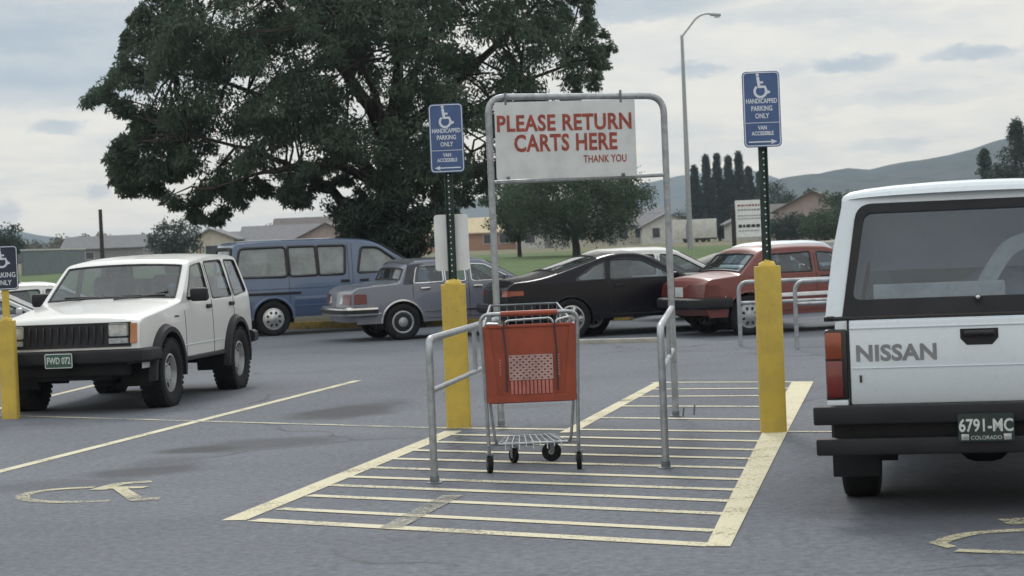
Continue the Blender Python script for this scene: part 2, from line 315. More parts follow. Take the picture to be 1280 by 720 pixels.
# ------------------------------------------------------------------ the ground
def terr(x, y):                              # flat lot, then a low grass rise, then the fields
    t = min(max((y-84)/46, 0), 1); t = t*t*(3-2*t)
    u = min(max((y-180)/120, 0), 1); u = u*u*(3-2*u)
    h = -0.06 + .56*t - .2*u
    if y > 84: h += .09*t*(noise.noise((x*.03, y*.03, 3.1))) + (.8*noise.noise((x*.004, y*.004, 1.7))*min((y-84)/600, 1))
    return h
def asphalt_mat():
    m, t, o = newmat('asphalt'); oc = N(t, 'ShaderNodeTexCoord').outputs['Object']
    big = noise_n(t, oc, .35, 6, .62, .4); mid = noise_n(t, oc, 2.2, 6, .65); fine = noise_n(t, oc, 70, 3, .7); agg = N(t, 'ShaderNodeTexVoronoi', ins={'Vector': oc, 'Scale': 95.0}).outputs['Distance']
    c = mix(t, smooth(t, big, .3, .7), (.096, .108, .131), (.131, .145, .170))
    c = mix(t, mth(t, 'MULTIPLY', smooth(t, mid, .5, .78), .5), c, (.086, .093, .112))
    c = mix(t, mth(t, 'MULTIPLY', smooth(t, fine, .52, .75), .45), c, (.27, .282, .30))
    c = mix(t, mth(t, 'MULTIPLY', smooth(t, agg, .1, .55), .3), c, (.085, .088, .10))
    g5 = noise_n(t, oc, 17, 4, .75); c = mix(t, 1.0, c, N(t, 'ShaderNodeCombineXYZ', ins={0: mth(t, 'MULTIPLY_ADD', g5, 1.9, .05), 1: mth(t, 'MULTIPLY_ADD', g5, 1.9, .05), 2: mth(t, 'MULTIPLY_ADD', g5, 1.9, .05)}).outputs[0], 'MULTIPLY')
    sp = noise_n(t, oc, 5.5, 5, .7); c = mix(t, mth(t, 'MULTIPLY', smooth(t, sp, .60, .72), .35), c, (.06, .063, .072))
    # oil and tar stains where the cars stand, also painting soft shadow round the cart: (px, py, length m, width m, strength)
    warp = noise_n(t, oc, 1.1, 5, .6)
    for (px, py, lx, ly, s_, ang) in STAINS_AND_SHADE:
        g = G(px, py)
        v = N(t, 'ShaderNodeMapping', vector_type='TEXTURE', ins={0: oc, 1: g, 2: (0, 0, ang), 3: (lx, ly, 1)}).outputs[0]
        v = N(t, 'ShaderNodeVectorMath', operation='MULTIPLY', ins={0: v, 1: (1, 1, 0)}).outputs[0]
        ln = N(t, 'ShaderNodeVectorMath', operation='LENGTH', ins={0: v}).outputs['Value']
        ln = mth(t, 'ADD', ln, mth(t, 'MULTIPLY', mth(t, 'SUBTRACT', warp, .5), 1.5))
        c = mix(t, mth(t, 'MULTIPLY', mth(t, 'SUBTRACT', 1.0, smooth(t, ln, .45, 1.15)), s_), c, (.042, .042, .05))
    # cracks: thin dark lines along warped cells, broken up
    wv = N(t, 'ShaderNodeVectorMath', operation='ADD', ins={0: oc, 1: N(t, 'ShaderNodeVectorMath', operation='SCALE', ins={0: N(t, 'ShaderNodeTexNoise', ins={'Vector': oc, 'Scale': .8, 'Detail': 5}).outputs['Color'], 'Scale': 1.5}).outputs[0]}).outputs[0]
    cr = N(t, 'ShaderNodeTexVoronoi', feature='DISTANCE_TO_EDGE', ins={'Vector': wv, 'Scale': .16}).outputs['Distance']
    cm = mth(t, 'MULTIPLY', mth(t, 'SUBTRACT', 1.0, smooth(t, cr, .0015, .008)), smooth(t, noise_n(t, oc, .21, 3), .42, .55))
    c = mix(t, mth(t, 'MULTIPLY', cm, .75), c, (.05, .05, .056))
    p = N(t, 'ShaderNodeBsdfPrincipled', ins={'Base Color': c, 'Roughness': .86, 'Specular IOR Level': .3})
    b = N(t, 'ShaderNodeBump', ins={'Strength': .35, 'Distance': .006, 'Height': mth(t, 'ADD', fine, agg)}); t.links.new(b.outputs[0], p.inputs['Normal'])
    t.links.new(p.outputs[0], o.inputs[0]); return m
STAINS_AND_SHADE = [(430, 514, .62, 1.3, .95, -.3), (245, 562, .40, .35, .9, .2), (320, 556, .8, .7, .65, 0), (180, 590, .6, .4, .75, .2), (60, 606, .7, .5, .45, 0), (205, 578, .35, .6, .4, 0), (690, 560, .9, 1.6, .45, -.2), (700, 540, .5, .9, .5, -.2), (780, 560, .7, 1.8, .5, -.1),
          (180, 500, 1.1, 2.2, .3, -.15), (20, 535, .8, .5, .35, 0), (1200, 625, 1.1, 2.0, .6, .0), (660, 508, .5, .35, .3, 0), (560, 470, .9, 1.6, .22, 0), (300, 690, 2.0, .8, .12, 0), (900, 500, 1.0, 1.8, .2, 0)]
def field_mat(name, a, b, c3, sc):
    m, t, o = newmat(name); oc = N(t, 'ShaderNodeTexCoord').outputs['Object']
    n = noise_n(t, oc, sc, 7, .65); n2 = noise_n(t, oc, sc*14, 5, .7)
    c = mix(t, smooth(t, n, .35, .65), a, b); c = mix(t, mth(t, 'MULTIPLY', smooth(t, n2, .45, .7), .6), c, c3)
    p = N(t, 'ShaderNodeBsdfPrincipled', ins={'Base Color': c, 'Roughness': .95, 'Specular IOR Level': .1})
    t.links.new(p.outputs[0], o.inputs[0]); return m
def terrain(name, m, xs, ys, dz=0.0, fn=None):
    b = B(); b.grid([[(x, y, (fn or terr)(x, y)+dz) for x in xs] for y in ys])
    return tag(b.build(name, m, ang=180), kind='structure')
ys = [-60, 0, 40, 80, 90, 100, 110, 120, 130, 140, 160, 180, 200, 230, 260, 300, 350, 420, 500, 650, 800, 1100, 1500, 2200, 3000, 3600]
xs = [-2600, -1600, -1000, -600, -400, -280, -200, -150, -110, -80, -60, -40, -25, -12, 0, 12, 25, 40, 60, 80, 110, 150, 200, 280, 400, 600, 1000, 1600, 2600]
terrain('ground', field_mat('dry_field', (.16, .145, .10), (.10, .105, .055), (.20, .175, .12), .02), xs, ys)
aspm = asphalt_mat()
def sheet(name, m, pts, z, kind='structure'):
    b = B(); b.poly([(x, y, z) for x, y in pts]); return tag(b.build(name, m), kind=kind)
sheet('parking_lot', aspm, [(-70, -40), (70, -40), (70, 83), (-70, 83)], 0)
gx = [-140+i*4 for i in range(71)]; gy = [83.5+i*3 for i in range(30)]
terrain('grass_field', field_mat('mown_grass', (.072, .115, .045), (.095, .13, .055), (.055, .088, .036), .12), gx, gy, .05)
# the side road leaving the lot past the grass
rl = [(6.2, 80), (7.8, 92), (10.2, 106), (14.5, 122), (24, 138), (42, 148), (90, 152)]
b = B(); rows = []
for i, (x, y) in enumerate(rl):
    a = Vector(rl[max(i-1, 0)]); c = Vector(rl[min(i+1, len(rl)-1)]); d = (c-a).normalized(); n_ = Vector((d.y, -d.x))
    rows.append([(x+n_.x*k, y+n_.y*k, terr(x+n_.x*k, y+n_.y*k)+.10) for k in (0, 2.5, 5, 7.5, 10, 13)])
b.grid(rows); tag(b.build('side_road', aspm, ang=180), kind='structure')
b = B()
b.tube([(x-.25, y, terr(x, y)+.14) for x, y in rl], .22, 6); tag(b.build('road_kerb', MT['concrete'], ang=180), kind='structure')

# painted lines (4 mm above the asphalt)
def strip_pts(a, c, w0, w1=None):
    a, c = Vector(a[:2]), Vector(c[:2]); d = (c-a).normalized(); n_ = Vector((-d.y, d.x)); w1 = w1 or w0
    return [a-n_*w0/2, c-n_*w1/2, c+n_*w1/2, a+n_*w0/2]
LINES = B()
def line(b, p, q, w0, z=.004, w1=None): b.poly([(v.x, v.y, z) for v in strip_pts(G(*p), G(*q), w0, w1)])
b = B()
line(b, (-60, 605), (447, 476), .11); line(b, (-120, 540), (150, 474), .10)
tag(b.build('stall_lines', MT['line']), kind='structure')
b = B(); line(b, (-200, 514), (548, 535.5), .085, .0055); line(b, (975, 540), (1500, 542), .085, .0055)
tag(b.build('stop_line', MT['line_faint']), kind='structure')
b = B(); line(b, (292, 651), (567, 539), .16, .004); line(b, (709, 541), (827, 477.5), .13, .004)
tag(b.build('hatched_aisle_border', MT['line_bold']), kind='structure')
b = B()
q = [G(*p) for p in ((882, 684), (913, 684), (984, 541), (1017, 477.5), (990, 477.5), (953, 541))]
b.poly([(v.x, v.y, .006) for v in q]); tag(b.build('hatched_aisle_edge', MT['line_bold']), kind='structure')
b = B()
for i, (p, q) in enumerate((((318, 650.5), (890, 682)), ((350, 636.5), (893, 664)), ((386, 620), (908, 643)), ((414, 607), (916, 627)), ((424, 596), (923, 613)), ((452, 584.5), (931, 600)), ((480, 573.5), (937, 586)),
    ((506, 563), (945, 574)), ((532, 552.5), (950, 563)), ((554, 543.5), (956, 552)), ((540, 535.2), (962, 540.3)), ((743, 522.5), (966, 525)), ((771, 508), (970, 508.6)), ((793, 496), (985, 495)), ((809, 487), (992, 485.5)), ((815, 478.5), (1003, 477.8)))):
    line(b, p, q, .105 if i else .13, .005)
tag(b.build('hatched_aisle_stripes', MT['line']), kind='structure')
b = B(); line(b, (488, 661), (566, 620), .14, .0065); tag(b.build('stray_paint_streak', MT['streak']), kind='structure')
def thick(pts, w_):
    """flat stroke polygon round a 2-D polyline"""
    pts = [Vector(p) for p in pts]; l, r_ = [], []
    for i, p in enumerate(pts):
        a = pts[max(i-1, 0)]; c = pts[min(i+1, len(pts)-1)]; d = (c-a).normalized(); n_ = Vector((-d.y, d.x))
        l.append(p+n_*w_/2); r_.append(p-n_*w_/2)
    return l + r_[::-1]
def wheelchair(wd=.12):
    """strokes of the access symbol in a unit box, y up: wheel arc, body, seat, leg, foot, arm, head"""
    return [thick(arc((-.04, -.26), .30, R(128), R(372), 26), wd),
            thick([(-.16, .50), (-.10, .02), (-.09, -.08)], wd*1.15), thick([(-.10, -.03), (.20, -.03), (.30, -.30)], wd*1.05), thick([(.28, -.36), (.46, -.28)], wd),
            thick([(-.13, .20), (.12, .20)], wd*.85)], arc((-.17, .60), .085, 0, 2*PI, 12)[:-1]
def ground_symbol(strokes):
    """worn access symbol: strokes of (width m, points on the ground as seen)"""
    b = B(); k = 0
    for wd, pts in strokes:
        q = [G(*p) for p in pts]; k += 1
        if wd: f = thick([(v.x, v.y) for v in bend(q, .35, 5)], wd)
        else: f = [(v.x, v.y) for v in q]
        tri = tessellate_polygon([[Vector((p[0], p[1], 0)) for p in f]]); vs = [b.bm.verts.new((p[0], p[1], .004+.0006*k)) for p in f]
        for t in tri: b.bm.faces.new([vs[i] for i in t])
    return tag(b.build('wheelchair_symbol', MT['symbol']), kind='structure')
ground_symbol([(.10, [(118, 609.5), (70, 612), (40, 616), (26, 621), (32, 625.5), (60, 628), (95, 628.3), (137, 626.5)]), (.13, [(122, 613), (150, 605), (190, 602.5)]), (.12, [(137, 610.5), (182, 610)]),
               (0, [(140, 611), (158, 610.5), (183, 625.5), (162, 627)]), (.13, [(164, 626), (200, 624)])])
ground_symbol([(0, [(1161, 679.5), (1179, 673), (1192, 676), (1184, 680), (1196, 684), (1184, 686)]), (.10, [(1180, 676), (1207, 668.5), (1250, 664.5), (1320, 662)]), (.09, [(1196, 689), (1240, 691), (1330, 693)]), (.24, [(1254, 653.5), (1330, 650)])])
# low concrete kerb behind the cart return and yellow kerb of the tree island
def kerb(name, p0, p1, w_, h_, m):
    a, c = Vector(p0), Vector(p1); b = B(); d = c-a; L = math.hypot(d.x, d.y)
    b.box((L, w_, h_+.05), ((a.x+c.x)/2, (a.y+c.y)/2, h_/2-.025), math.atan2(d.y, d.x), .02); return tag(b.build(name, m), kind='structure')
a, c = G(640, 432), G(828, 427.5); kerb('concrete_kerb', a, c, .16, .07, MT['concrete'])
k0 = P(465, 405, 43.5); k0.z = 0; kd = Vector((.93, -.36, 0)).normalized()
kerb('tree_island_kerb', k0-kd*14, k0+kd*5.5, .18, .15, MT['yellowkerb'])
kerb('tree_island_back_kerb', k0-kd*14+Vector((2.2, 6.5, 0)), k0+kd*5.5+Vector((2.2, 6.5, 0)), .18, .15, MT['concrete'])
n_ = Vector((2.2, 6.5, 0))
b = B(); ca = [k0-kd*13.9+n_*.02, k0+kd*5.4+n_*.02, k0+kd*5.4+n_*.985, k0-kd*13.9+n_*.985]
b.poly([(v.x, v.y, .12) for v in ca]); tag(b.build('tree_island_soil', field_mat('island_soil', (.10, .085, .06), (.06, .075, .03), (.13, .11, .08), .8)), kind='structure')

HAZE = .00021
# ------------------------------------------------------------------ hills
def hillmat(name, a, b_):
    m, t, o = newmat(name); oc = N(t, 'ShaderNodeTexCoord').outputs['Object']
    n = noise_n(t, oc, .006, 8, .65); n2 = noise_n(t, oc, .035, 5, .75)
    c = mix(t, smooth(t, n, .4, .6), a, b_); c = mix(t, mth(t, 'MULTIPLY', smooth(t, n2, .50, .60), .8), c, (.022, .03, .022))
    p = N(t, 'ShaderNodeBsdfPrincipled', ins={'Base Color': c, 'Roughness': 1, 'Specular IOR Level': 0}); t.links.new(p.outputs[0], o.inputs[0]); return m
def ridge(name, prof, d, depth, m, seed, ext=0):
    b = B(); rows = []; xs_ = [p[0] for p in prof]; n_ = 160
    for j in range(15):
        v = j/14; row = []; sh = math.sin(PI*min(v/.7, 1)/2) if v < .7 else 1-((v-.7)/.3)**2*.8
        for i in range(n_+1):
            px = xs_[0]+(xs_[-1]-xs_[0])*i/n_; py = np.interp(px, xs_, [p[1] for p in prof]); dd = d+depth*(v-.7)
            q = P(px, py, d); z = q.z
            x = q.x*(dd/d)
            z = z*sh + (10+z*.22)*noise.fractal((x*.004, dd*.004, seed), 1, 2, 5)*(1 if v < .7 else .3)*min(v*3, 1) - 2*(1-sh)
            row.append((x, dd, max(z, -3) if v > 0 else -3))
        rows.append(row)
    b.grid(rows); return tag(b.build(name, m, ang=180), kind='structure')
hm = hillmat('hill_scrub', (.068, .072, .062), (.042, .05, .046))
ridge('hills', [(640, 292), (760, 288), (830, 282), (900, 268), (950, 246), (985, 228), (1010, 219), (1040, 211), (1060, 208), (1085, 211), (1110, 206), (1150, 201), (1190, 196), (1225, 189), (1255, 180), (1285, 171), (1400, 160), (1700, 190), (2100, 260)], 2100, 800, hm, 3.3)
ridge('far_hills', [(-900, 290), (-500, 280), (-100, 291), (0, 293), (40, 299), (90, 308), (200, 311), (300, 300), (380, 292), (440, 282), (520, 268), (570, 258), (600, 257), (650, 262), (720, 250), (780, 234), (810, 226), (850, 217), (900, 214), (960, 226), (1010, 236), (1100, 262), (1300, 278)], 3100, 800, hm, 7.9)

# ------------------------------------------------------------------ the air
b = B(); b.box((7000, 3800, 330), (0, 1800, 162)); hz = b.build('haze', [], None, 180); m, t, o = newmat('air'); hz.data.materials.append(m)
pv = N(t, 'ShaderNodeVolumePrincipled', ins={'Color': (.68, .83, 1.0, 1), 'Density': HAZE, 'Anisotropy': .2}); t.links.new(pv.outputs[0], o.inputs['Volume']); tag(hz, 'pale haze in the air between the lot and the hills', 'haze', kind='stuff')

# ------------------------------------------------------------------ vegetation
def leaves(name, cen, rad, n_per, ln, wd, m, parent, seed, droop=.35, squash=.8, kind=None):
    rng = np.random.default_rng(seed); cen = np.asarray(cen, float); rad = np.asarray(rad, float)
    k = np.maximum(3, (n_per*np.ones(len(cen))).astype(int)); idx = np.repeat(np.arange(len(cen)), k); n = len(idx)
    d = rng.normal(size=(n, 3)); d /= np.linalg.norm(d, axis=1)[:, None]
    r_ = rng.random(n)**.45
    pos = cen[idx] + d*(rad[idx]*r_)[:, None]*np.array([1, 1, squash]); pos[:, 2] -= droop*rad[idx]*(d[:, 0]**2+d[:, 1]**2)*r_
    ax = d*.6 + rng.normal(size=(n, 3))*.6; ax[:, 2] -= droop*1.2; ax /= np.linalg.norm(ax, axis=1)[:, None]
    sd_ = np.cross(ax, rng.normal(size=(n, 3))); sd_ /= np.linalg.norm(sd_, axis=1)[:, None]
    L = ln*(.6+.8*rng.random(n))[:, None]; W = wd*(.6+.8*rng.random(n))[:, None]
    nrm = np.cross(ax, sd_)
    v = np.stack([pos-ax*L*.5, pos+sd_*W*.5+nrm*W*.15, pos+ax*L*.5, pos-sd_*W*.5+nrm*W*.15], 1).reshape(-1, 3)
    me = bpy.data.meshes.new(name); me.vertices.add(4*n); me.vertices.foreach_set('co', v.astype(np.float32).ravel())
    me.loops.add(4*n); me.loops.foreach_set('vertex_index', np.arange(4*n, dtype=np.int32))
    me.polygons.add(n); me.polygons.foreach_set('loop_start', np.arange(0, 4*n, 4, dtype=np.int32))
    me.update(); me.validate()
    return link_mesh(name, me, m, parent)
L_DARK = leafmat('locust_leaves', (.068, .102, .078), (.106, .142, .098), .46, 1.2)
L_MID = leafmat('street_tree_leaves', (.042, .068, .040), (.066, .100, .052), .3, 1.0)
L_POP = leafmat('poplar_leaves', (.028, .044, .036), (.046, .068, .046), .25, .6)
L_JUN = leafmat('juniper_leaves', (.030, .046, .038), (.05, .07, .05), .15, 3.0)
L_BRUSH = leafmat('dry_brush_leaves', (.075, .075, .05), (.11, .10, .07), .2, .4)
def branch(b, p, q, r0, r1, rng, n=6, wob=.12):
    p, q = Vector(p), Vector(q); L = (q-p).length; pts = []
    for i in range(n+1):
        t = i/n; v = p.lerp(q, t)
        if 0 < i < n: v = v + Vector((rng.uniform(-1, 1), rng.uniform(-1, 1), rng.uniform(-.6, .9)))*wob*L*.5*math.sin(PI*t)
        pts.append(v)
    b.tube(pts, [r0+(r1-r0)*i/n for i in range(n+1)], 8); return pts
def tree(name, label, group, base, height, crown_w, m, seed, trunk_r, n_cl=120, n_leaf=70, leaf=.16, crown_z0=.3, shape='round', limbs=7, cat='tree', cl=.16):
    rng = random.Random(seed); root = empty(name, label, cat, base, 0, group); b = B()
    zc0 = height*crown_z0; tr = branch(b, (0, 0, -.1), (rng.uniform(-.02, .02)*height, 0, height*.62), trunk_r, trunk_r*.45, rng, 6, .05)
    cen, rad = [], []
    while len(cen) < n_cl:
        u = Vector((rng.uniform(-1, 1), rng.uniform(-1, 1), rng.uniform(-1, 1)))
        if shape == 'round':
            if not .25 < u.length < 1.0: continue
            s_ = (1.0+.28*noise.noise(u*1.8+Vector((seed, 0, 0))))
            p = Vector((u.x*crown_w/2*s_, u.y*crown_w/2*s_, (height+zc0)/2+u.z*(height-zc0)/2*s_))
        elif shape == 'column':
            t = (u.z+1)/2; rr = crown_w/2*(.35+.75*math.sin(PI*min(t*1.15+.12, 1))**.7)*(1-t**5); a = rng.uniform(0, 2*PI); k = math.sqrt(rng.random())
            p = Vector((rr*k*math.cos(a), rr*k*math.sin(a), zc0+t*(height-zc0)))
        else:
            t = (u.z+1)/2; rr = crown_w/2*(1-t)**.8+.1; a = rng.uniform(0, 2*PI); k = math.sqrt(rng.random()); p = Vector((rr*k*math.cos(a), rr*k*math.sin(a), zc0+t*(height-zc0)))
        cen.append(p); rad.append(crown_w*cl*rng.uniform(.6, 1.25))
    for i in range(limbs):
        c = cen[(i*17) % len(cen)]; s_ = tr[rng.choice((2, 3, 4, 5))]
        if shape == 'column': c = Vector((c.x*.5, c.y*.5, c.z))
        branch(b, s_, s_.lerp(c, .85), trunk_r*.42, trunk_r*.1, rng)
    b.build('trunk', MT['bark'], root, 60)
    leaves('crown', cen, rad, n_leaf, leaf, leaf*.5, m, root, seed, .3)
    return root

# the big locust in front of the houses
def big_tree():
    rng = random.Random(4); D = 47.5
    base = P(497, 322, D); base.z = .1
    root = empty('locust_tree', 'huge dark leafy tree rising behind the blue van and the grey sedan', 'tree', base)
    outline = [(150, -60), (185, -5), (172, 30), (155, 60), (168, 82), (140, 96), (122, 122), (165, 130), (176, 152), (160, 172), (136, 198), (158, 214), (150, 232), (205, 232), (238, 252), (250, 270), (272, 268), (300, 248), (312, 222),
               (345, 240), (378, 246), (395, 222), (430, 215), (450, 235), (470, 262), (520, 268), (545, 256), (590, 236), (618, 208), (650, 160), (700, 128), (730, 102), (752, 66), (742, 40), (726, 12), (735, -20), (700, -90), (600, -160), (450, -190), (300, -170), (200, -120)]
    def inside(x, y):
        k = False; n = len(outline)
        for i in range(n):
            (x0, y0), (x1, y1) = outline[i], outline[(i+1) % n]
            if (y0 > y) != (y1 > y) and x < (x1-x0)*(y-y0)/(y1-y0)+x0: k = not k
        return k
    gaps = [(352, 118, 14, 9), (560, 92, 16, 9), (607, 84, 18, 14), (500, 88, 13, 8), (385, 185, 14, 10), (325, 222, 24, 16), (420, 232, 22, 12), (503, 195, 9, 10), (580, 155, 10, 8), (470, 118, 9, 7), (290, 85, 10, 6), (300, 12, 14, 7), (532, 240, 10, 12), (260, 100, 9, 5), (640, 60, 8, 6), (345, 196, 10, 8), (620, 120, 8, 12)]
    cen, rad, tips = [], [], []
    n = 0
    while n < 1180:
        px, py = rng.uniform(110, 760), rng.uniform(-190, 275)
        if not inside(px, py): continue
        if any(((px-a)/c/1.15)**2+((py-e)/d/1.15)**2 < 1 for a, e, c, d in gaps): continue
        if noise.noise((px*.021, py*.026, 4.2)) < -.22: continue
        # depth: thick in the middle of the crown, thin at its rim
        u = (px-440)/330; v = (py-40)/240; k = max(.08, 1-u*u-v*v)
        dep = rng.uniform(-1, 1)*4.6*math.sqrt(k)
        c = P(px, py, D+dep) - base
        edge = min(math.hypot(px-a, py-e) for a, e in outline)
        cen.append(c); rad.append(rng.uniform(.26, .52)*(.62 if edge < 26 else 1)); n += 1
    for i, (ax, ay) in enumerate(outline):     # loose drooping sprays round the rim
        bx_, by_ = outline[(i+1) % len(outline)]; L = math.hypot(bx_-ax, by_-ay)
        for k in range(int(L/7)):
            t = rng.random(); ox, oy = ax-440, ay-60; ol = math.hypot(ox, oy); q = min(abs(rng.gauss(0, 6.5)), 14)
            cen.append(P(ax+(bx_-ax)*t+ox/ol*q, ay+(by_-ay)*t+oy/ol*q*.8+rng.uniform(-3, 6), D+rng.uniform(-1.6, 1.6))-base); rad.append(rng.uniform(.12, .24))
    b = B(); lr = lambda px, py, dd=0: P(px, py, D+dd)-base
    top = lr(486, 190); fork = lr(492, 246)
    b.tube([(0, 0, -.2), lr(497, 300), lr(495, 270), fork, top], [.36, .30, .27, .25, .18], 12)
    def limb(pts, r0, r1):
        q = bend(pts, 1.2, 4); L = len(q); b.tube([Vector(p)+Vector((rng.uniform(-.04, .04),)*3) for p in q], [r0+(r1-r0)*i/(L-1) for i in range(L)], 8); return q
    ls = [limb([lr(496, 262), lr(452, 262), lr(412, 240, -.5), lr(388, 222, -1), lr(330, 190, -1.6), lr(240, 170, -2)], .15, .03),
          limb([fork, lr(440, 190, 1), lr(340, 120, 1.5), lr(220, 90, 1.5)], .16, .03), limb([top, lr(440, 90, -1), lr(360, 10, -1.5), lr(260, -60, -1)], .15, .03),
          limb([top, lr(500, 60), lr(490, -90)], .16, .04), limb([top, lr(560, 110, 1), lr(640, 40, 1.5), lr(700, -30, 1)], .15, .03), limb([fork, lr(548, 180, -1), lr(610, 120, -1.6), lr(710, 80, -1)], .14, .03),
          limb([lr(494, 225), lr(545, 205, 1.5), lr(590, 190, 2)], .10, .03), limb([lr(488, 200), lr(470, 120, -2.5), lr(430, 30, -3.5)], .13, .03), limb([fork, lr(420, 200, -2), lr(330, 215, -2.5), lr(270, 235, -2.4)], .11, .02), limb([top, lr(520, 90, 2.5), lr(560, -60, 3.5)], .12, .03)]
    allp = [p for q in ls for p in q[3:]]
    for i in range(0, len(cen), 4):
        c = cen[i]; s_ = min(allp, key=lambda p: (p-c).length)
        if (s_-c).length < 4.2:
            branch(b, s_, c, .03, .009, rng, 4, .2)
    b.build('trunk', MT['bark'], root, 60)
    leaves('crown', cen, rad, 150, .14, .042, L_DARK, root, 5, .6, .8)
big_tree()
# juniper at its foot
jb = P(468, 330, 45.5); jb.z = .1
jr = empty('juniper_bush', 'dark ragged evergreen bush around the foot of the big tree behind the blue van', 'bush', jb)
rng = random.Random(8); cen = []; rad = []
for px, py, n_ in ((450, 285, 34), (475, 268, 26), (470, 300, 30), (512, 300, 26), (520, 285, 16), (440, 268, 12), (500, 310, 22)):
    for i in range(n_): cen.append(P(px+rng.gauss(0, 12), py+rng.gauss(0, 13), 45.5+rng.uniform(-.9, .9))-jb); rad.append(rng.uniform(.16, .34))
b = B()
for i in range(0, len(cen), 6): branch(b, (rng.uniform(-.3, .3), rng.uniform(-.2, .2), -.05), cen[i], .05, .012, rng)
b.build('stem', MT['bark'], jr, 60); leaves('foliage', cen, rad, 110, .11, .04, L_JUN, jr, 9, .1)

def at_ground(px, d): q = P(px, 300, d); q.z = terr(q.x, q.y); return q
tree('shade_tree', 'round green tree seen under the cart return board', 'trees on the grass strip', at_ground(720, 130), 5.6, 9.2, L_MID, 21, .26, 300, 120, .17, .22, limbs=9, cl=.095)
tree('shade_tree', 'slimmer green tree left of the round one under the cart return board', 'trees on the grass strip', at_ground(649, 138), 5.4, 4.6, L_MID, 22, .15, 90, 90, .22, .26, cl=.14)
for i, (px, h_, w_, d) in enumerate(((871, 9.9, 2.3, 285), (886, 11.2, 2.2, 283), (900, 11.4, 2.2, 287), (914, 11.0, 2.2, 284), (927, 11.6, 2.3, 286), (939, 9.6, 2.2, 290), (952, 9.2, 1.8, 300))):
    tree('poplar_tree', ('leftmost tall poplar of the dark row beside the street lamp', 'second tall poplar from the left in the dark row', 'third tall poplar from the left in the dark row', 'fourth tall poplar from the left in the dark row', 'tallest poplar in the dark row behind the notice board', 'shorter poplar at the right end of the dark row behind the notice board', 'thin pale poplar behind the right sign post')[i],
         'row of poplars', at_ground(px, d), h_, w_*1.12, L_POP, 40+i, .2, 240, 70, .26, .05, 'column', 5, cl=.20)
for i, (px, h_, w_, d, lb) in enumerate(((968, 7.6, 5.2, 270, 'rounded dark tree right of the poplars behind the right sign post'), (985, 5.6, 4.6, 262, 'low rounded tree beside the pink gabled house'), (838, 4.6, 6, 300, 'low tree behind the white houses left of the street lamp'), (806, 4.8, 5, 305, 'low tree behind the small white tower house'),
                                         (220, 4.3, 4.3, 190, 'bushy dark tree above the white four wheel drive'), (1, 4.6, 4.2, 190, 'dark tree cut off by the left edge of the photo'), (264, 4.9, 2.6, 330, 'small dark tree behind the gabled roof left of the blue van'),
                                         (1017, 5.9, 2.4, 240, 'small tree behind the roof of the pink gabled house'), (1052, 4.3, 4.2, 190, 'green tree between the pink house and the pickup'), (1032, 2.6, 4.8, 185, 'bush in front of the pink gabled house'), (990, 2.4, 4, 200, 'bush beside the left wall of the pink gabled house'))):
    tree('garden_tree' if h_ > 3 else 'garden_bush', lb, 'trees among the houses', at_ground(px, d), h_, w_, L_MID if i in (3, 8, 9) else L_POP, 60+i, .16, 70, 70, .26, .12, 'round', 5, 'tree' if h_ > 3 else 'bush', cl=.19)
tree('conifer_tree', 'dark conifer at the right edge above the pickup', 'conifers above the pickup', at_ground(1275, 210), 10.6, 4.6, L_POP, 90, .2, 110, 80, .3, .06, 'column', 5, cl=.2)
tree('conifer_tree', 'short dark conifer left of the one at the right edge', 'conifers above the pickup', at_ground(1234, 230), 8.6, 2.6, L_POP, 91, .2, 80, 60, .3, .06, 'cone', 5, cl=.22)
# far brushy tree line
rng = random.Random(31); cen = []; rad = []
for i in range(420):
    px = rng.uniform(-60, 470); d = rng.uniform(420, 520); top = np.interp(px, [-60, 40, 60, 100, 150, 200, 235, 300, 350, 400, 470], [312, 310, 302, 301, 296, 300, 312, 296, 285, 282, 292])
    base = 325; py = top+(base-top)*rng.random()**1.3+rng.gauss(0, 1.2); q = P(px, py, d); cen.append(q); rad.append(rng.uniform(1.1, 2.2))
for i in range(90):
    px = rng.uniform(600, 1000); q = P(px, rng.uniform(278, 300) if px < 860 else rng.uniform(262, 296), rng.uniform(380, 470)); cen.append(q); rad.append(rng.uniform(1.0, 2.2))
tag(leaves('far_tree_line', cen, rad, 60, .62, .36, L_BRUSH, None, 33, .1), 'hazy grey brown line of far trees and brush along the horizon', 'trees', kind='stuff')

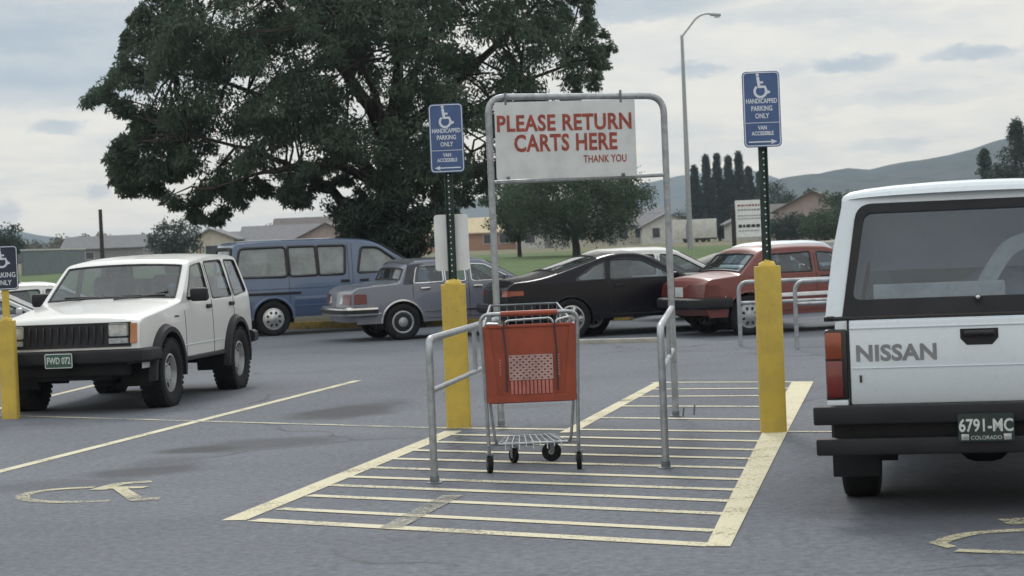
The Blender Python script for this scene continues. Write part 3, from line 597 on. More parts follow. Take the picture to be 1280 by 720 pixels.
# ------------------------------------------------------------------ houses and far structures
def wallmat(name, col): return mat(name, col, .85, var=.08, scale=2)
HM = dict(tan=wallmat('tan_brick', (.36, .20, .13)), white=wallmat('white_siding', (.52, .52, .49)), pink=wallmat('pinkish_stucco', (.33, .27, .255)), greywall=wallmat('grey_siding', (.22, .22, .22)), cream=wallmat('cream_siding', (.48, .45, .38)),
          roofgrey=mat('grey_shingles', (.15, .15, .16), .9, scale=3), roofbrown=mat('brown_shingles', (.13, .115, .11), .9, scale=3), rooftan=mat('tan_shingles', (.50, .41, .26), .9, scale=3), win=mat('house_window', (.03, .035, .045), .2), frame=mat('window_frame', (.5, .5, .5), .6), brick=wallmat('red_brick', (.27, .12, .085)))  # grey shingle colour lightened to stand in for haze
def house(label, px, d, wd, dp, hw, hr, wall, roof, gable='x', wins=(), rz=0.0, door=None, group='houses beyond the grass'):
    c = at_ground(px, d); root = empty('house', label, 'house', c, rz, group)
    b = B(); z0 = -.4
    b.box((wd, dp, hw-z0), (0, 0, (hw+z0)/2))
    if gable == 'y': b.prism([(-wd/2, hw), (wd/2, hw), (0, hw+hr)], -dp/2, dp/2, lambda u, v, q: Vector((u, q, v)))
    else: b.prism([(-dp/2, hw), (dp/2, hw), (0, hw+hr)], -wd/2, wd/2, lambda u, v, q: Vector((q, u, v)))
    b.build('wall', HM[wall], root)
    b = B(); e = .5; t = .16
    if gable == 'y':
        for s_ in (-1, 1): b.prism([(0, hw+hr+.02), (s_*(wd/2+e), hw-e*hr/(wd/2)+.02), (s_*(wd/2+e), hw-e*hr/(wd/2)+t), (0, hw+hr+t)], -dp/2-e, dp/2+e, lambda u, v, q: Vector((u, q, v)))
    else:
        for s_ in (-1, 1): b.prism([(0, hw+hr+.02), (s_*(dp/2+e), hw-e*hr/(dp/2)+.02), (s_*(dp/2+e), hw-e*hr/(dp/2)+t), (0, hw+hr+t)], -wd/2-e, wd/2+e, lambda u, v, q: Vector((q, u, v)))
    b.build('roof', HM[roof], root)
    for (wx, wz, ww, wh) in wins:
        b = B(); b.box((ww, .06, wh), (wx, -dp/2-.02, wz)); w_ = b.build('window', HM['win'], root)
        b = B()
        for sx in (-1, 1): b.box((.09, .1, wh+.18), (wx+sx*(ww/2+.045), -dp/2-.03, wz))
        for sz in (-1, 1): b.box((ww, .1, .09), (wx, -dp/2-.03, wz+sz*(wh/2+.045)))
        b.build('frame', HM['frame'], w_)
    if door:
        b = B(); b.box((.95, .07, 2.05), (door, -dp/2-.02, 1.02)); dd = b.build('door', HM['greywall'], root)
    return root
house('long tan brick house with a pale tan roof behind the blank white panel', 580, 300, 14.5, 9, 2.5, 1.9, 'tan', 'rooftan', 'x', ((-4, 1.5, 1.2, 1.1), (-.6, 1.5, 1.6, 1.1), (3.4, 1.5, 1.2, 1.2), (5.6, 1.5, 1.3, 1.2)))
house('white house half hidden by the round green tree, with a brick panel', 690, 290, 9.5, 8, 2.4, 1.4, 'white', 'roofgrey', 'x', ((-3, 1.4, 1.3, 1.2), (2.4, 1.4, 1.3, 1.2)), 0, -.6)
house('cream house with dark windows right of the round green tree', 768, 280, 11.5, 8, 2.5, 1.3, 'cream', 'roofgrey', 'x', ((-4.3, 1.5, 1.0, 1.2), (-2.2, 1.5, 1.2, 1.2), (1.0, 1.5, 1.1, 1.3), (3.2, 1.5, 1.4, 1.2)), 0, -.4)
house('narrow white two storey house with a small upper window', 806, 300, 4.6, 5, 4.2, .7, 'white', 'roofgrey', 'x', ((.2, 3.3, 1.2, 1.2), (1, 1.5, 1.0, 1.2)))
house('white house with a gable beside the long white trailer', 833, 275, 6.5, 7, 2.2, 1.6, 'white', 'roofgrey', 'y', ((-1.5, 1.4, .9, 1.2), (1.6, 1.4, .9, 1.2)))
house('white house with small windows behind the notice board', 936, 268, 5.4, 6, 2.2, 1.3, 'white', 'roofgrey', 'y', ((-1.3, 1.4, .8, 1.0), (.9, 1.4, .9, 1.1)))
house('pinkish house whose gable rises right of the right sign post', 1022, 215, 7.2, 10, 2.9, 1.75, 'pink', 'roofbrown', 'y', (), R(-12))
house('low brown roofed wing joined to the left of the pinkish gabled house', 986, 222, 5.6, 7, 2.2, 1.4, 'cream', 'roofbrown', 'x', ((-1.4, 1.3, 1.0, 1.0), (.8, 1.3, 1.0, 1.0)), R(-12))
house('grey house with a small pale gable left of the blue van', 270, 255, 5.2, 8, 2.8, 1.1, 'cream', 'roofgrey', 'y', ((0, 1.5, 1.4, 1.1),))
house('wide grey roof left of the small pale gable', 252, 268, 10, 8, 2.5, 1.1, 'greywall', 'roofgrey', 'x', ((-2.5, 1.5, 1.2, 1.0),))
house('broad grey roofed house above the middle of the blue van', 352, 262, 8.5, 9, 2.5, 1.6, 'greywall', 'roofgrey', 'x', ((-1.5, 1.5, 1.4, 1.2), (2, 1.5, 1.2, 1.2)))
house('grey roofed house with a pale gable left of the big tree trunk', 412, 258, 6.2, 9, 2.6, 1.5, 'pink', 'roofbrown', 'y', ((0, 1.6, 1.5, 1.1),))
house('distant grey roof behind the pale gable near the big tree', 386, 285, 8.0, 8, 3.0, 2.2, 'greywall', 'roofbrown', 'x')
house('low grey roof far left beyond the grey wall', 135, 330, 12, 9, 2.6, 1.7, 'greywall', 'roofgrey', 'x', ((-2, 1.5, 1.2, 1.0),))
# white trailer
c = at_ground(869, 262); tr = empty('box_trailer', 'long plain white box trailer behind the street lamp', 'trailer', c)
b = B(); b.box((5.1, 2.4, 2.3), (0, 0, 1.65), None, .06); b.build('body', HM['white'], tr)
b = B(); b.box((.5, .05, 1.7), (-.9, -1.22, 1.45)); b.build('door', HM['win'], tr)
for x in (-1.2, .9):
    b = B(); b.lathe([(0, -.1), (.36, -.1), (.4, 0), (.36, .1), (0, .1)], 16, 'Y', (x, -1.05, .4)); b.build('wheel', MT['rubber'], tr)
# grey wall at the left
a, c = at_ground(27, 150), at_ground(104, 175); fr = empty('perimeter_wall', 'long blue grey wall with a pale coping behind the left sign', 'wall', a)
d = c-a; L = math.hypot(d.x, d.y); an = math.atan2(d.y, d.x)
b = B(); b.box((L, .2, 2.2), (d.x/2, d.y/2, .7), an); b.build('panel', wallmat('blue_grey_panel', (.12, .145, .165)), fr)
b = B(); b.box((L, .3, .1), (d.x/2, d.y/2, 1.855), an); b.build('coping', HM['white'], fr)
# pole, lamp, notice board
q = at_ground(127, 120); up = empty('utility_pole', 'thin dark bare wooden pole standing left of the big tree', 'pole', q)
b = B(); tp = P(121.5, 262, 120)-q; b.tube([(0, 0, -.3), (0, 0, tp.z)], [.13, .10], 8); b.build('shaft', MT['bark'], up)
q = at_ground(862.5, 140); lp = empty('street_lamp', 'tall grey street lamp with one bent arm above the poplars', 'street lamp', q)
T = lambda px, py: P(px, py, 140)-q
zt = T(851, 44).z
b = B(); b.tube([(0, 0, -.1), (0, 0, zt*.5), (0, 0, zt)], [.19, .15, .10], 10); b.build('pole', MT['galv'], lp)
xa = T(885, 17).x - T(851, 44).x
b = B(); b.tube(bend([(0, 0, zt-.1), (xa*.55, 0, zt+1.1), (xa*.8, 0, T(885, 17).z), (xa*1.05, 0, T(887, 17).z)], .5), .06, 8); b.build('arm', MT['galv'], lp)
b = B(); b.box((.72, .3, .2), (xa*1.05+.32, 0, T(890, 18).z-.02), Matrix.Rotation(.12, 3, 'Y'), .08); hd = b.build('lamp_head', MT['galv'], lp)
b = B(); b.box((.36, .24, .12), (xa*1.05+.42, 0, T(890, 18).z-.16), None, .05); b.build('lamp_lens', MT['white_lens'], hd)
d = 118; q = P(937, 300, d); q.z = terr(q.x, q.y); nb = empty('notice_board', 'white lettered notice board on two dark posts by the side road', 'sign', q)
tz = P(937, 250, d).z-q.z; bz = P(937, 296, d).z-q.z; hw = (P(955, 260, d).x-P(922, 260, d).x)/2
b = B(); b.box((hw*2, .08, tz-bz), (0, 0, (tz+bz)/2)); b.build('board', MT['signwhite'], nb)
for s_ in (-1, 1): b = B(); b.box((.22, .2, tz+.1 if s_ > 0 else tz-.5), (s_*(hw+.12), .02, (tz+.1)/2 if s_ > 0 else (tz-.5)/2)); b.build('post', MT['bark'], nb)
rng = random.Random(2)
for k, (zz, hh, mm) in enumerate(((.86, .10, 'signred'), (.74, .08, 'galv_dk'), (.58, .05, 'galv_dk'), (.50, .05, 'galv_dk'), (.30, .16, 'black'), (.17, .05, 'galv_dk'))):
    x = -hw*.8
    while x < hw*.8:
        l_ = rng.uniform(.05, .13)*(1.8 if mm == 'black' else 1); b = B(); b.box((l_, .02, hh), (min(x+l_/2, hw*.85), -.055, bz+(tz-bz)*zz)); x += l_+.06; b.build('lettering', MT[mm], nb)

# ------------------------------------------------------------------ vehicles
VS = [-1, -.997, -.985, -.96, -.93, -.9, -.8, -.6, -.3, 0, .3, .6, .8, .9, .93, .96, .985, .997, 1]
def fv(v, n=6): return (max(0, 1-abs(v)**n))**(1/n)
class Body:
    """A car shell from its side outline: the outline (rounded over into roof, bonnet, nose and tail) plus two curved sides with wheel arches,
    doors and window openings. x forward, y left, z up, origin on the ground between the axles."""
    def __init__(s, sil, W, arches, sill, belt, tumble, doors=(), windows=(), glass_spans=(), vl=.9, plan=(.06, 3), hz=None, bulge=.05):
        s.W0, s.belt, s.tumble, s.sill, s.vl, s.bulge, s.plan = W, belt, tumble, sill, vl, bulge, plan
        s.xmax = max(p[0] for p in sil); s.xmin = min(p[0] for p in sil); s.zmax = max(p[1] for p in sil)
        s.doors, s.windows, s.spans = doors, windows, glass_spans
        P_ = []                                # (x, z, r, c, u)
        n = len(sil)
        for i, (x, z, fr, r, c) in enumerate(sil):
            p = Vector((x, z))
            if i in (0, n-1) or fr <= 0: P_.append((p, r, c, float(i))); continue
            a = Vector(sil[i-1][:2])-p; b = Vector(sil[i+1][:2])-p; k = min(fr, a.length*.48, b.length*.48); a.normalize(); b.normalize()
            for j in range(6):
                t = j/5; P_.append(((p+a*k)*(1-t)**2+p*2*t*(1-t)+(p+b*k)*t*t, r, c, i-.1+.2*t))
        Q = [P_[0]]
        for a, b in zip(P_, P_[1:]):
            L = (b[0]-a[0]).length; m = max(1, int(L/.13))
            for j in range(1, m+1):
                t = j/m; Q.append((a[0].lerp(b[0], t), a[1]+(b[1]-a[1])*t, a[2]+(b[2]-a[2])*t, a[3]+(b[3]-a[3])*t))
        s.S = []
        for i, (p, r, c, u) in enumerate(Q):
            a = Q[max(i-1, 0)][0]; b = Q[min(i+1, len(Q)-1)][0]; d = (b-a).normalized(); nrm = Vector((-d.y, d.x))
            if nrm.dot(p-Vector((0, .75))) < 0: nrm = -nrm
            s.S.append((p-nrm*r, nrm, r, c, u))
        s.arches = arches
    def w(s, x, z):
        y = s.W0
        e = abs(x)/(s.xmax if x > 0 else -s.xmin); y *= 1-s.plan[0]*min(e, 1.05)**s.plan[1]*1.0
        if z > s.belt: y *= 1-s.tumble*((z-s.belt)/(s.zmax-s.belt))**1.15
        k = (z-s.belt*.62)/(s.belt*.62)
        return y*(1-s.bulge*k*k) if z < s.belt else y*(1-s.bulge*((s.belt*.38)/(s.belt*.62))**2)
    def shell(s, root, m, m_glass, m_side_glass, m_trim, name='body', frame_mat=None, rub=.010, m_low=None, pane_names=('windscreen', 'rear_window'), door_col=None):
        b = B(); rows = []; us = []
        for (p, nrm, r, c, u) in s.S:
            wy = s.w(p.x, p.y); row = []
            for v in VS:
                o = r*fv(v)+c*(1-v*v); row.append(Vector((p.x+nrm.x*o, wy*v, p.y+nrm.y*o)))
            rows.append(row); us.append(u)
        s.rows, s.us = rows, us
        G_ = [B() for _ in s.spans]
        for i in range(len(rows)-1):
            um = (us[i]+us[i+1])/2; gi = None
            for k, (a, e) in enumerate(s.spans):
                if a+.1 <= um <= e-.1: gi = k
            for j in range(len(VS)-1):
                q = (rows[i][j], rows[i+1][j], rows[i+1][j+1], rows[i][j+1])
                if gi is not None and abs((VS[j]+VS[j+1])/2) < s.vl: G_[gi].poly([v for v in q])
                else: b.poly(q)
        for k, g in enumerate(G_):
            if len(g.bm.faces):
                bmesh.ops.remove_doubles(g.bm, verts=g.bm.verts, dist=1e-4)
                bd = [e for e in g.bm.edges if len(e.link_faces) == 1]; loop = []
                e0 = bd[0]; v0 = e0.verts[0]; v = e0.verts[1]; loop = [v0.co.copy(), v.co.copy()]; used = {e0}
                while True:
                    nx = [e for e in v.link_edges if e in bd and e not in used]
                    if not nx: break
                    used.add(nx[0]); v = nx[0].other_vert(v); loop.append(v.co.copy())
                pane = g.build(pane_names[k], m_glass, root)
                t = B(); t.tube(loop[:-1], rub*1.5, 5, closed=True); t.build('window_seal', m_trim, pane)
        # sides
        out = [Vector((p.x, p.y, 0)) for (p, nrm, r, c, u) in s.S]
        xr_end, xf_end = out[-1], out[0]
        bot = []
        for (ax, az, ar) in sorted(s.arches):
            dz = s.sill-az; da = math.asin(max(-1, min(1, dz/ar)))
            bot += [Vector((ax+ar*math.cos(t), az+ar*math.sin(t), 0)) for t in [PI-da+(2*da-PI)*k/18 for k in range(19)]]
        loop = out + [Vector((xr_end.x, s.sill, 0))]*(xr_end.y > s.sill+.01) + bot + [Vector((xf_end.x, s.sill, 0))]*(xf_end.y > s.sill+.01)
        holes = [[Vector((x, z, 0)) for x, z in w_] for w_ in s.windows]
        D = [B() for _ in range(2*len(s.doors))]
        TRI = tess([loop]+holes)
        for sgn in (1, -1):
            t = bmesh.new(); vs = [[t.verts.new(v) for v in l_] for l_ in [loop]+holes]; flat = [v for l_ in vs for v in l_]
            for tri in TRI:
                try: t.faces.new([flat[i] for i in tri])
                except ValueError: pass
            cuts = set(round(s.xmin+.1+k*.16, 3) for k in range(int((s.xmax-s.xmin)/.16)+1))
            for d in s.doors: cuts |= {d[0], d[1]}
            for x in cuts: bmesh.ops.bisect_plane(t, geom=t.verts[:]+t.edges[:]+t.faces[:], plane_co=(x, 0, 0), plane_no=(1, 0, 0))
            zc = set(round(.2+.11*k, 3) for k in range(17)) | {s.belt} | {d[2] for d in s.doors}
            for z in zc: bmesh.ops.bisect_plane(t, geom=t.verts[:]+t.edges[:]+t.faces[:], plane_co=(0, z, 0), plane_no=(0, 1, 0))
            for f in t.faces:
                c = f.calc_center_median(); k = None
                for di, d in enumerate(s.doors):
                    if d[0] < c.x < d[1] and d[2] < c.y < d[3]: k = di
                tgt = b if k is None else D[2*k+(sgn < 0)]
                tgt.poly([Vector((v.co.x, sgn*s.w(v.co.x, v.co.y), v.co.y)) for v in (f.verts if sgn > 0 else reversed(f.verts))])
            t.free()
            for wi, w_ in enumerate(s.windows):
                t = bmesh.new(); vs = [t.verts.new((x, z, 0)) for x, z in w_]
                for tri in tessellate_polygon([[Vector((x, z, 0)) for x, z in w_]]): t.faces.new([vs[i] for i in tri])
                pb = B()
                for f in t.faces: pb.poly([Vector((v.co.x, sgn*(s.w(v.co.x, v.co.y)-.012), v.co.y)) for v in f.verts])
                t.free(); pane = pb.build('side_window', m_side_glass, root, 180)
                tb = B(); tb.tube([Vector((x, sgn*(s.w(x, z)-.001), z)) for x, z in w_], rub, 5, closed=True); tb.build('window_seal', frame_mat or m_trim, pane)
        bmesh.ops.remove_doubles(b.bm, verts=b.bm.verts, dist=1e-4)
        s.body = b.build(name, m, root, 40)
        s.door_objs = []
        for k, d in enumerate(s.doors):
            for sgn in (1, -1):
                db = D[2*k+(sgn < 0)]
                if not len(db.bm.faces): db.bm.free(); continue
                bmesh.ops.remove_doubles(db.bm, verts=db.bm.verts, dist=1e-4); dm = db.build('door', m, root, 40)
                for x in (d[0], d[1]):
                    zs = [d[2]+(d[3]-d[2])*q/14 for q in range(15)]
                    zs = [z for z in zs if not any((x-a[0])**2+(z-a[1])**2 < (a[2]+.02)**2 for a in s.arches)]
                    top = min([p.y for (p, *_r) in s.S if abs(p.x-x) < .14 and p.y > s.belt*.8] or [9]); zs = [z for z in zs if z < top]
                    if len(zs) > 1: sb = B(); sb.tube([Vector((x, sgn*(s.w(x, z)+.0005), z)) for z in zs], .0045, 4); sb.build('door_seam', MT['trim'], dm)
                zs = [d[0]+(d[1]-d[0])*q/10 for q in range(11)]
                zs = [x for x in zs if not any((x-a[0])**2+(d[2]-a[1])**2 < (a[2]+.02)**2 for a in s.arches)]
                if len(zs) > 1: sb = B(); sb.tube([Vector((x, sgn*(s.w(x, d[2])+.0005), d[2])) for x in zs], .0045, 4); sb.build('door_seam', MT['trim'], dm)
                if len(d) > 4:
                    hb = B(); x, z, hm_ = d[4], d[5], d[6]
                    hb.box((.17, .03, .045), (x, sgn*(s.w(x, z)+.012), z), None, .01); hb.build('handle', hm_, dm)
                s.door_objs.append((sgn, dm))
        # dark floor and wheel wells
        ub = B(); xs_ = [s.xmin+.12, s.xmax-.12]
        ub.box((xs_[1]-xs_[0], s.W0*1.15, .16), ((xs_[0]+xs_[1])/2, 0, s.sill+.10))
        for (ax, az, ar) in s.arches:
            for sgn in (1, -1):
                pr = [(r_, y) for r_, y in ((ar+.012, 0), (ar+.012, .34), (.02, .34))]
                rows_ = [[Vector((ax+q*math.cos(a), sgn*(s.w(ax, az+ar)-.015-y), az+q*math.sin(a))) for a in [-.25+(PI+.5)*k/16 for k in range(17)]] for q, y in pr]
                ub.grid(rows_)
        ub.build('underbody', MT['under'], root, 60)
        return s
    def side_strip(s, x0, x1, z, h, th, m, root, name='side_moulding', z1=None, sides=(1, -1)):
        for sgn in sides:
            b = B(); n = 16; rows = []
            for i in range(n+1):
                t = i/n; x = x0+(x1-x0)*t; zz = z+((z1 if z1 is not None else z)-z)*t; y = s.w(x, zz)
                rows.append([Vector((x, sgn*(y-.004), zz-h/2)), Vector((x, sgn*(y+th), zz-h*.3)), Vector((x, sgn*(y+th), zz+h*.3)), Vector((x, sgn*(y-.004), zz+h/2))])
            b.grid(rows); b.poly(rows[0]); b.poly(rows[-1][::-1]); b.build(name, m, root)
    def arch_lip(s, a0, a1, r_out, th, m, root, name='wheel_arch_trim', k=None, sides=(1, -1), r_in=None):
        for (ax, az, ar) in s.arches:
            for sgn in sides:
                b = B(); rows = []
                for i in range(25):
                    t = a0+(a1-a0)*i/24; row = []
                    for rr, y in ((ar-.006, -.03), (ar-.006, th), (ar+(r_out-ar)*.6, th), (r_out, .0), (r_out, -.01)):
                        x, z = ax+rr*math.cos(t), az+rr*math.sin(t); row.append(Vector((x, sgn*(s.w(x, z)+y), z)))
                    rows.append(row)
                b.grid(rows); b.build(name, m, root)
    def on(s, y, z, front=True, up=None):
        """point of the nose (or tail) at width y, height z"""
        best, bd = None, 9
        for row in s.rows:
            for i in range(len(row)-1):
                p, q = row[i], row[i+1]
                if (p.x > 0) != front: continue
                if min(p.y, q.y)-1e-6 <= y <= max(p.y, q.y)+1e-6 and abs(q.y-p.y) > 1e-6:
                    t = (y-p.y)/(q.y-p.y); v = p.lerp(q, t); d = abs(v.z-z)
                    if d < bd-.004 or (abs(d-bd) < .03 and abs(v.x) > abs(best.x)+.02): best, bd = v, d
        return best
def wheel(root, x, y, Rw, wd, kind, side, m_rim=None, steer=0):
    """tyre with its rim as a child; side = +1 left, -1 right"""
    h = wd/2; b = B(); ri = Rw*{'offroad': .56, 'alloy': .66}.get(kind, .62)
    b.lathe([(ri, -h*.72), (ri+.012, -h*.86), (Rw-.055, -h), (Rw-.022, -h*.93), (Rw-.004, -h*.72), (Rw, -h*.3), (Rw, h*.3), (Rw-.004, h*.72), (Rw-.022, h*.93), (Rw-.055, h), (ri+.012, h*.86), (ri, h*.72)], 36)
    if kind == 'offroad':                   # tread blocks
        for k in range(40):
            a = 2*PI*k/40
            for s_ in (-1, 1):
                rm = Matrix.Rotation(-a-(.04*s_), 3, 'Y'); b.box((.022, h*.8, .034), rm @ Vector((Rw-.004, s_*h*.56, 0)), rm)
    t = b.build('wheel', MT['rubber'], root, 50); t.location = (x, y, Rw-.012); t.rotation_euler = (0, 0, steer)
    b = B(); o = side
    m_rim = m_rim or MT['alloy']
    def L(pr, n=28): b.lathe([(r_, o*q) for r_, q in pr], n)
    if kind == 'offroad':
        L([(ri, -h*.5), (ri, h*.78), (ri-.018, h*.80), (ri-.022, h*.55), (ri*.86, h*.22), (ri*.62, h*.25), (ri*.5, h*.42), (ri*.42, h*.45), (ri*.40, h*.62), (ri*.2, h*.66), (0, h*.66)])
        for k in range(8): a = 2*PI*k/8; b.box((.05, .03, .03), (ri*.74*math.cos(a), o*h*.27, ri*.74*math.sin(a)), Matrix.Rotation(-a, 3, 'Y'), .01)
    elif kind == 'alloy':
        L([(ri, -h*.4), (ri, h*.80), (ri-.02, h*.82), (ri-.026, h*.35), (ri*.3, h*.30), (0, h*.30)])
        for k in range(5):
            a = 2*PI*k/5; rm = Matrix.Rotation(-a, 3, 'Y'); b.box((ri*.78, .03, ri*.26), rm @ Vector((ri*.55, o*h*.66, 0)), rm, .012)
        L([(ri*.30, h*.5), (ri*.28, h*.78), (ri*.1, h*.82), (0, h*.82)], 16)
    elif kind == 'cover':                    # hub cap with slots
        L([(ri, -h*.4), (ri, h*.82), (ri-.015, h*.86), (ri*.86, h*.84), (ri*.74, h*.95), (ri*.40, h*.98), (ri*.34, h*1.05), (0, h*1.06)])
    else:                                    # ringed wire-look cap
        L([(ri, -h*.4), (ri, h*.84), (ri-.018, h*.9), (ri*.84, h*.82), (ri*.82, h*.7), (ri*.44, h*.78), (ri*.42, h*.94), (ri*.3, h*1.04), (0, h*1.06)])
    rim = b.build('rim', m_rim, t, 30)
    if kind in ('alloy', 'cover', 'offroad'):
        nn = {'alloy': 5, 'cover': 8, 'offroad': 8}[kind]
        for k in range(nn):
            b = B(); a = 2*PI*(k+.5)/nn; rm = Matrix.Rotation(-a, 3, 'Y')
            if kind == 'cover': b.box((ri*.26, .012, ri*.2), rm @ Vector((ri*.60, o*h*.975, 0)), rm, .01)
            elif kind == 'offroad': b.box((ri*.30, .03, ri*.40), rm @ Vector((ri*.74, o*h*.235, 0)), rm, .005)
            else: b.box((ri*.5, .012, ri*.5), rm @ Vector((ri*.6, o*h*.42, 0)), rm, .01)
            b.build('wheel_slot', MT['black'], rim)
    else:
        b = B(); b.lathe([(ri*.80, o*h*.72), (ri*.78, o*h*.80), (ri*.46, o*h*.86), (ri*.44, o*h*.78)], 28); b.build('wheel_ring', MT['black'], rim)
    return t
def wheels(root, xf, xr, tr, Rw, wd, kind, m_rim=None):
    for x in (xf, xr):
        for s_ in (1, -1): wheel(root, x, s_*tr, Rw, wd, kind, s_, m_rim)
def seat(root, x, y, z, m, w_=.5, h=.62, head=True):
    b = B(); b.box((.5, w_, .16), (x, y, z), None, .05); rm = Matrix.Rotation(-.28, 3, 'Y')
    b.box((.14, w_, h), Vector((x-.28, y, z+.08+h/2)), rm, .06, 3)
    if head: b.box((.1, w_*.52, .17), Vector((x-.28-.14, y, z+.16+h)), rm, .045, 3)
    b.build('seat', m, root)
def interior(root, bd, x_dash, z_dash, y, seats, m, steer=True):
    b = B(); b.box((.42, y*2*.9, .22), (x_dash, 0, z_dash-.13), None, .05); d = b.build('dashboard', MT['black'], root)
    if steer:
        b = B(); rm = Matrix.Rotation(-1.1, 3, 'Y'); pts = [Vector((x_dash-.32, .36, z_dash+.0))+rm @ Vector((.19*math.cos(a), .19*math.sin(a), 0)) for a in [2*PI*k/20 for k in range(20)]]
        b.tube(pts, .014, 6, closed=True); b.box((.03, .34, .04), (x_dash-.32, .36, z_dash)); b.build('steering_wheel', MT['black'], root)
    for (x, yy, z, w_, h, hd) in seats: seat(root, x, yy, z, m, w_, h, hd)
def mirror(root, bd, x, z, m, sides=(1, -1), size=(.10, .2, .13)):
    for s_ in sides:
        b = B(); y = bd.w(x, z); b.box(size, (x, s_*(y+size[1]*.62), z+.03), None, .03); b.box((.06, .08, .04), (x+.01, s_*(y+.03), z-.01)); b.build('side_mirror', m, root)
def bumper(root, bd, front, z, h, proud, m, wrap=.35, name='bumper', strip=None):
    """bar following the nose or tail and turning the corners"""
    xs_ = []; x_end = bd.xmax if front else bd.xmin; sg = 1 if front else -1
    pts = []; n = 24
    yw = bd.w(x_end*.93, z)
    for i in range(n+1):
        v = -1+2*i/n; y = yw*.98*v; p = bd.on(y, z, front); pts.append(Vector((p.x+sg*proud*.6, y*1.02, z)))
    side = [Vector((x_end-sg*wrap*(1-k/5), 0, z)) for k in range(5)]
    L_ = [Vector((q.x, -(bd.w(q.x, z)+proud*.5), z)) for q in side]; R_ = [Vector((q.x, bd.w(q.x, z)+proud*.5, z)) for q in side][::-1]
    path = [p for p in L_ if sg*(p.x-pts[0].x) < -.02] + pts + [p for p in R_ if sg*(p.x-pts[-1].x) < -.02]
    b = B(); rows = []
    for i, p in enumerate(path):
        a = path[max(i-1, 0)]; c = path[min(i+1, len(path)-1)]; d = (c-a).normalized(); nn = Vector((d.y, -d.x, 0))*sg
        rows.append([p-nn*proud+Vector((0, 0, h/2)), p+nn*proud*.2+Vector((0, 0, h/2)), p+nn*proud*.6+Vector((0, 0, h*.36)), p+nn*proud*.7, p+nn*proud*.6-Vector((0, 0, h*.36)), p+nn*proud*.2-Vector((0, 0, h/2)), p-nn*proud-Vector((0, 0, h/2))])
    b.grid(rows); b.poly(rows[0]); b.poly(rows[-1][::-1]); o = b.build(name, m, root, 40)
    if strip:
        b = B(); rr = []
        for i, p in enumerate(path):
            a = path[max(i-1, 0)]; c = path[min(i+1, len(path)-1)]; d = (c-a).normalized(); nn = Vector((d.y, -d.x, 0))*sg
            rr.append([p+nn*(proud*.7+q)+Vector((0, 0, zz)) for q, zz in ((-.004, h*.2), (.012, h*.16), (.012, -h*.16), (-.004, -h*.2))])
        b.grid(rr); b.build('bumper_strip', strip, o)
    return o
def face_panel(root, bd, front, y0, y1, z0, z1, th, m, name, parent=None, bev=.01, n=8):
    """a panel (lamp, grille) lying on the nose or tail between y0..y1, z0..z1, standing th proud"""
    sg = 1 if front else -1; b = B(); A = []; Bk = []
    for j in range(3):
        z = z0+(z1-z0)*j/2; ra, rb = [], []
        for i in range(n+1):
            y = y0+(y1-y0)*i/n; p = bd.on(max(-.985*bd.w(bd.xmax*.97 if front else bd.xmin*.97, z), min(.985*bd.w(bd.xmax*.97 if front else bd.xmin*.97, z), y)), z, front)
            ra.append(Vector((p.x+sg*th, y, z))); rb.append(Vector((p.x-sg*.05, y, z)))
        A.append(ra); Bk.append(rb)
    b.grid(A)
    for s_ in (0, -1):
        b.grid([[r_[s_] for r_ in A], [r_[s_] for r_ in Bk]])
        b.grid([A[s_], Bk[s_]])
    bmesh.ops.remove_doubles(b.bm, verts=b.bm.verts, dist=1e-5)
    return b.build(name, m, parent or root, 30)
def poly_round(pts, r, n=3):
    o = []; L = len(pts)
    for i in range(L):
        a, b, c = Vector(pts[i-1]), Vector(pts[i]), Vector(pts[(i+1) % L]); u = a-b; v = c-b; k = min(r, u.length*.45, v.length*.45); u.normalize(); v.normalize()
        for j in range(n+1): t = j/n; q = (b+u*k)*(1-t)**2+b*2*t*(1-t)+(b+v*k)*t*t; o.append((q.x, q.y))
    return o
def place(root, contact, local, heading):
    """heading: angle from straight ahead toward the right; local = the wheel that stands on contact"""
    a = PI/2-heading; root.rotation_euler = (0, 0, a); r_ = Matrix.Rotation(a, 3, 'Z') @ Vector((local[0], local[1], 0)); root.location = (contact.x-r_.x, contact.y-r_.y, 0)
def license(root, loc, rz, top, txt, m_bg, m_fg, m_edge, sub=None, tilt=0):
    """number plate facing -y in its own frame, turned by rz"""
    q = bpy.data.objects.new('number_plate', None)
    b = B(); b.prism(rrect(.305, .155, .015), 0, .006, lambda u, v, d: Vector((u, -d, v)))
    o = b.build('number_plate', m_bg, root); o.location = loc; o.rotation_euler = (tilt, 0, rz); bpy.data.objects.remove(q)
    if m_edge:
        b = B(); b.tube([Vector((u, -.006, v)) for u, v in rrect(.293, .143, .012)], .005, 5, closed=True); b.build('plate_border', m_edge, o)
    if txt.strip(): put_text('plate_number', txt, .098, m_fg, o, (0, -.007, .008 if sub else 0), (1, 0, 0), (0, 0, 1), bold=.002, sx=.80 if sub else .66)
    if sub: put_text('plate_state', sub, .03, m_fg, o, (0, -.007, -.058), (1, 0, 0), (0, 0, 1), sx=1.0)
    return o

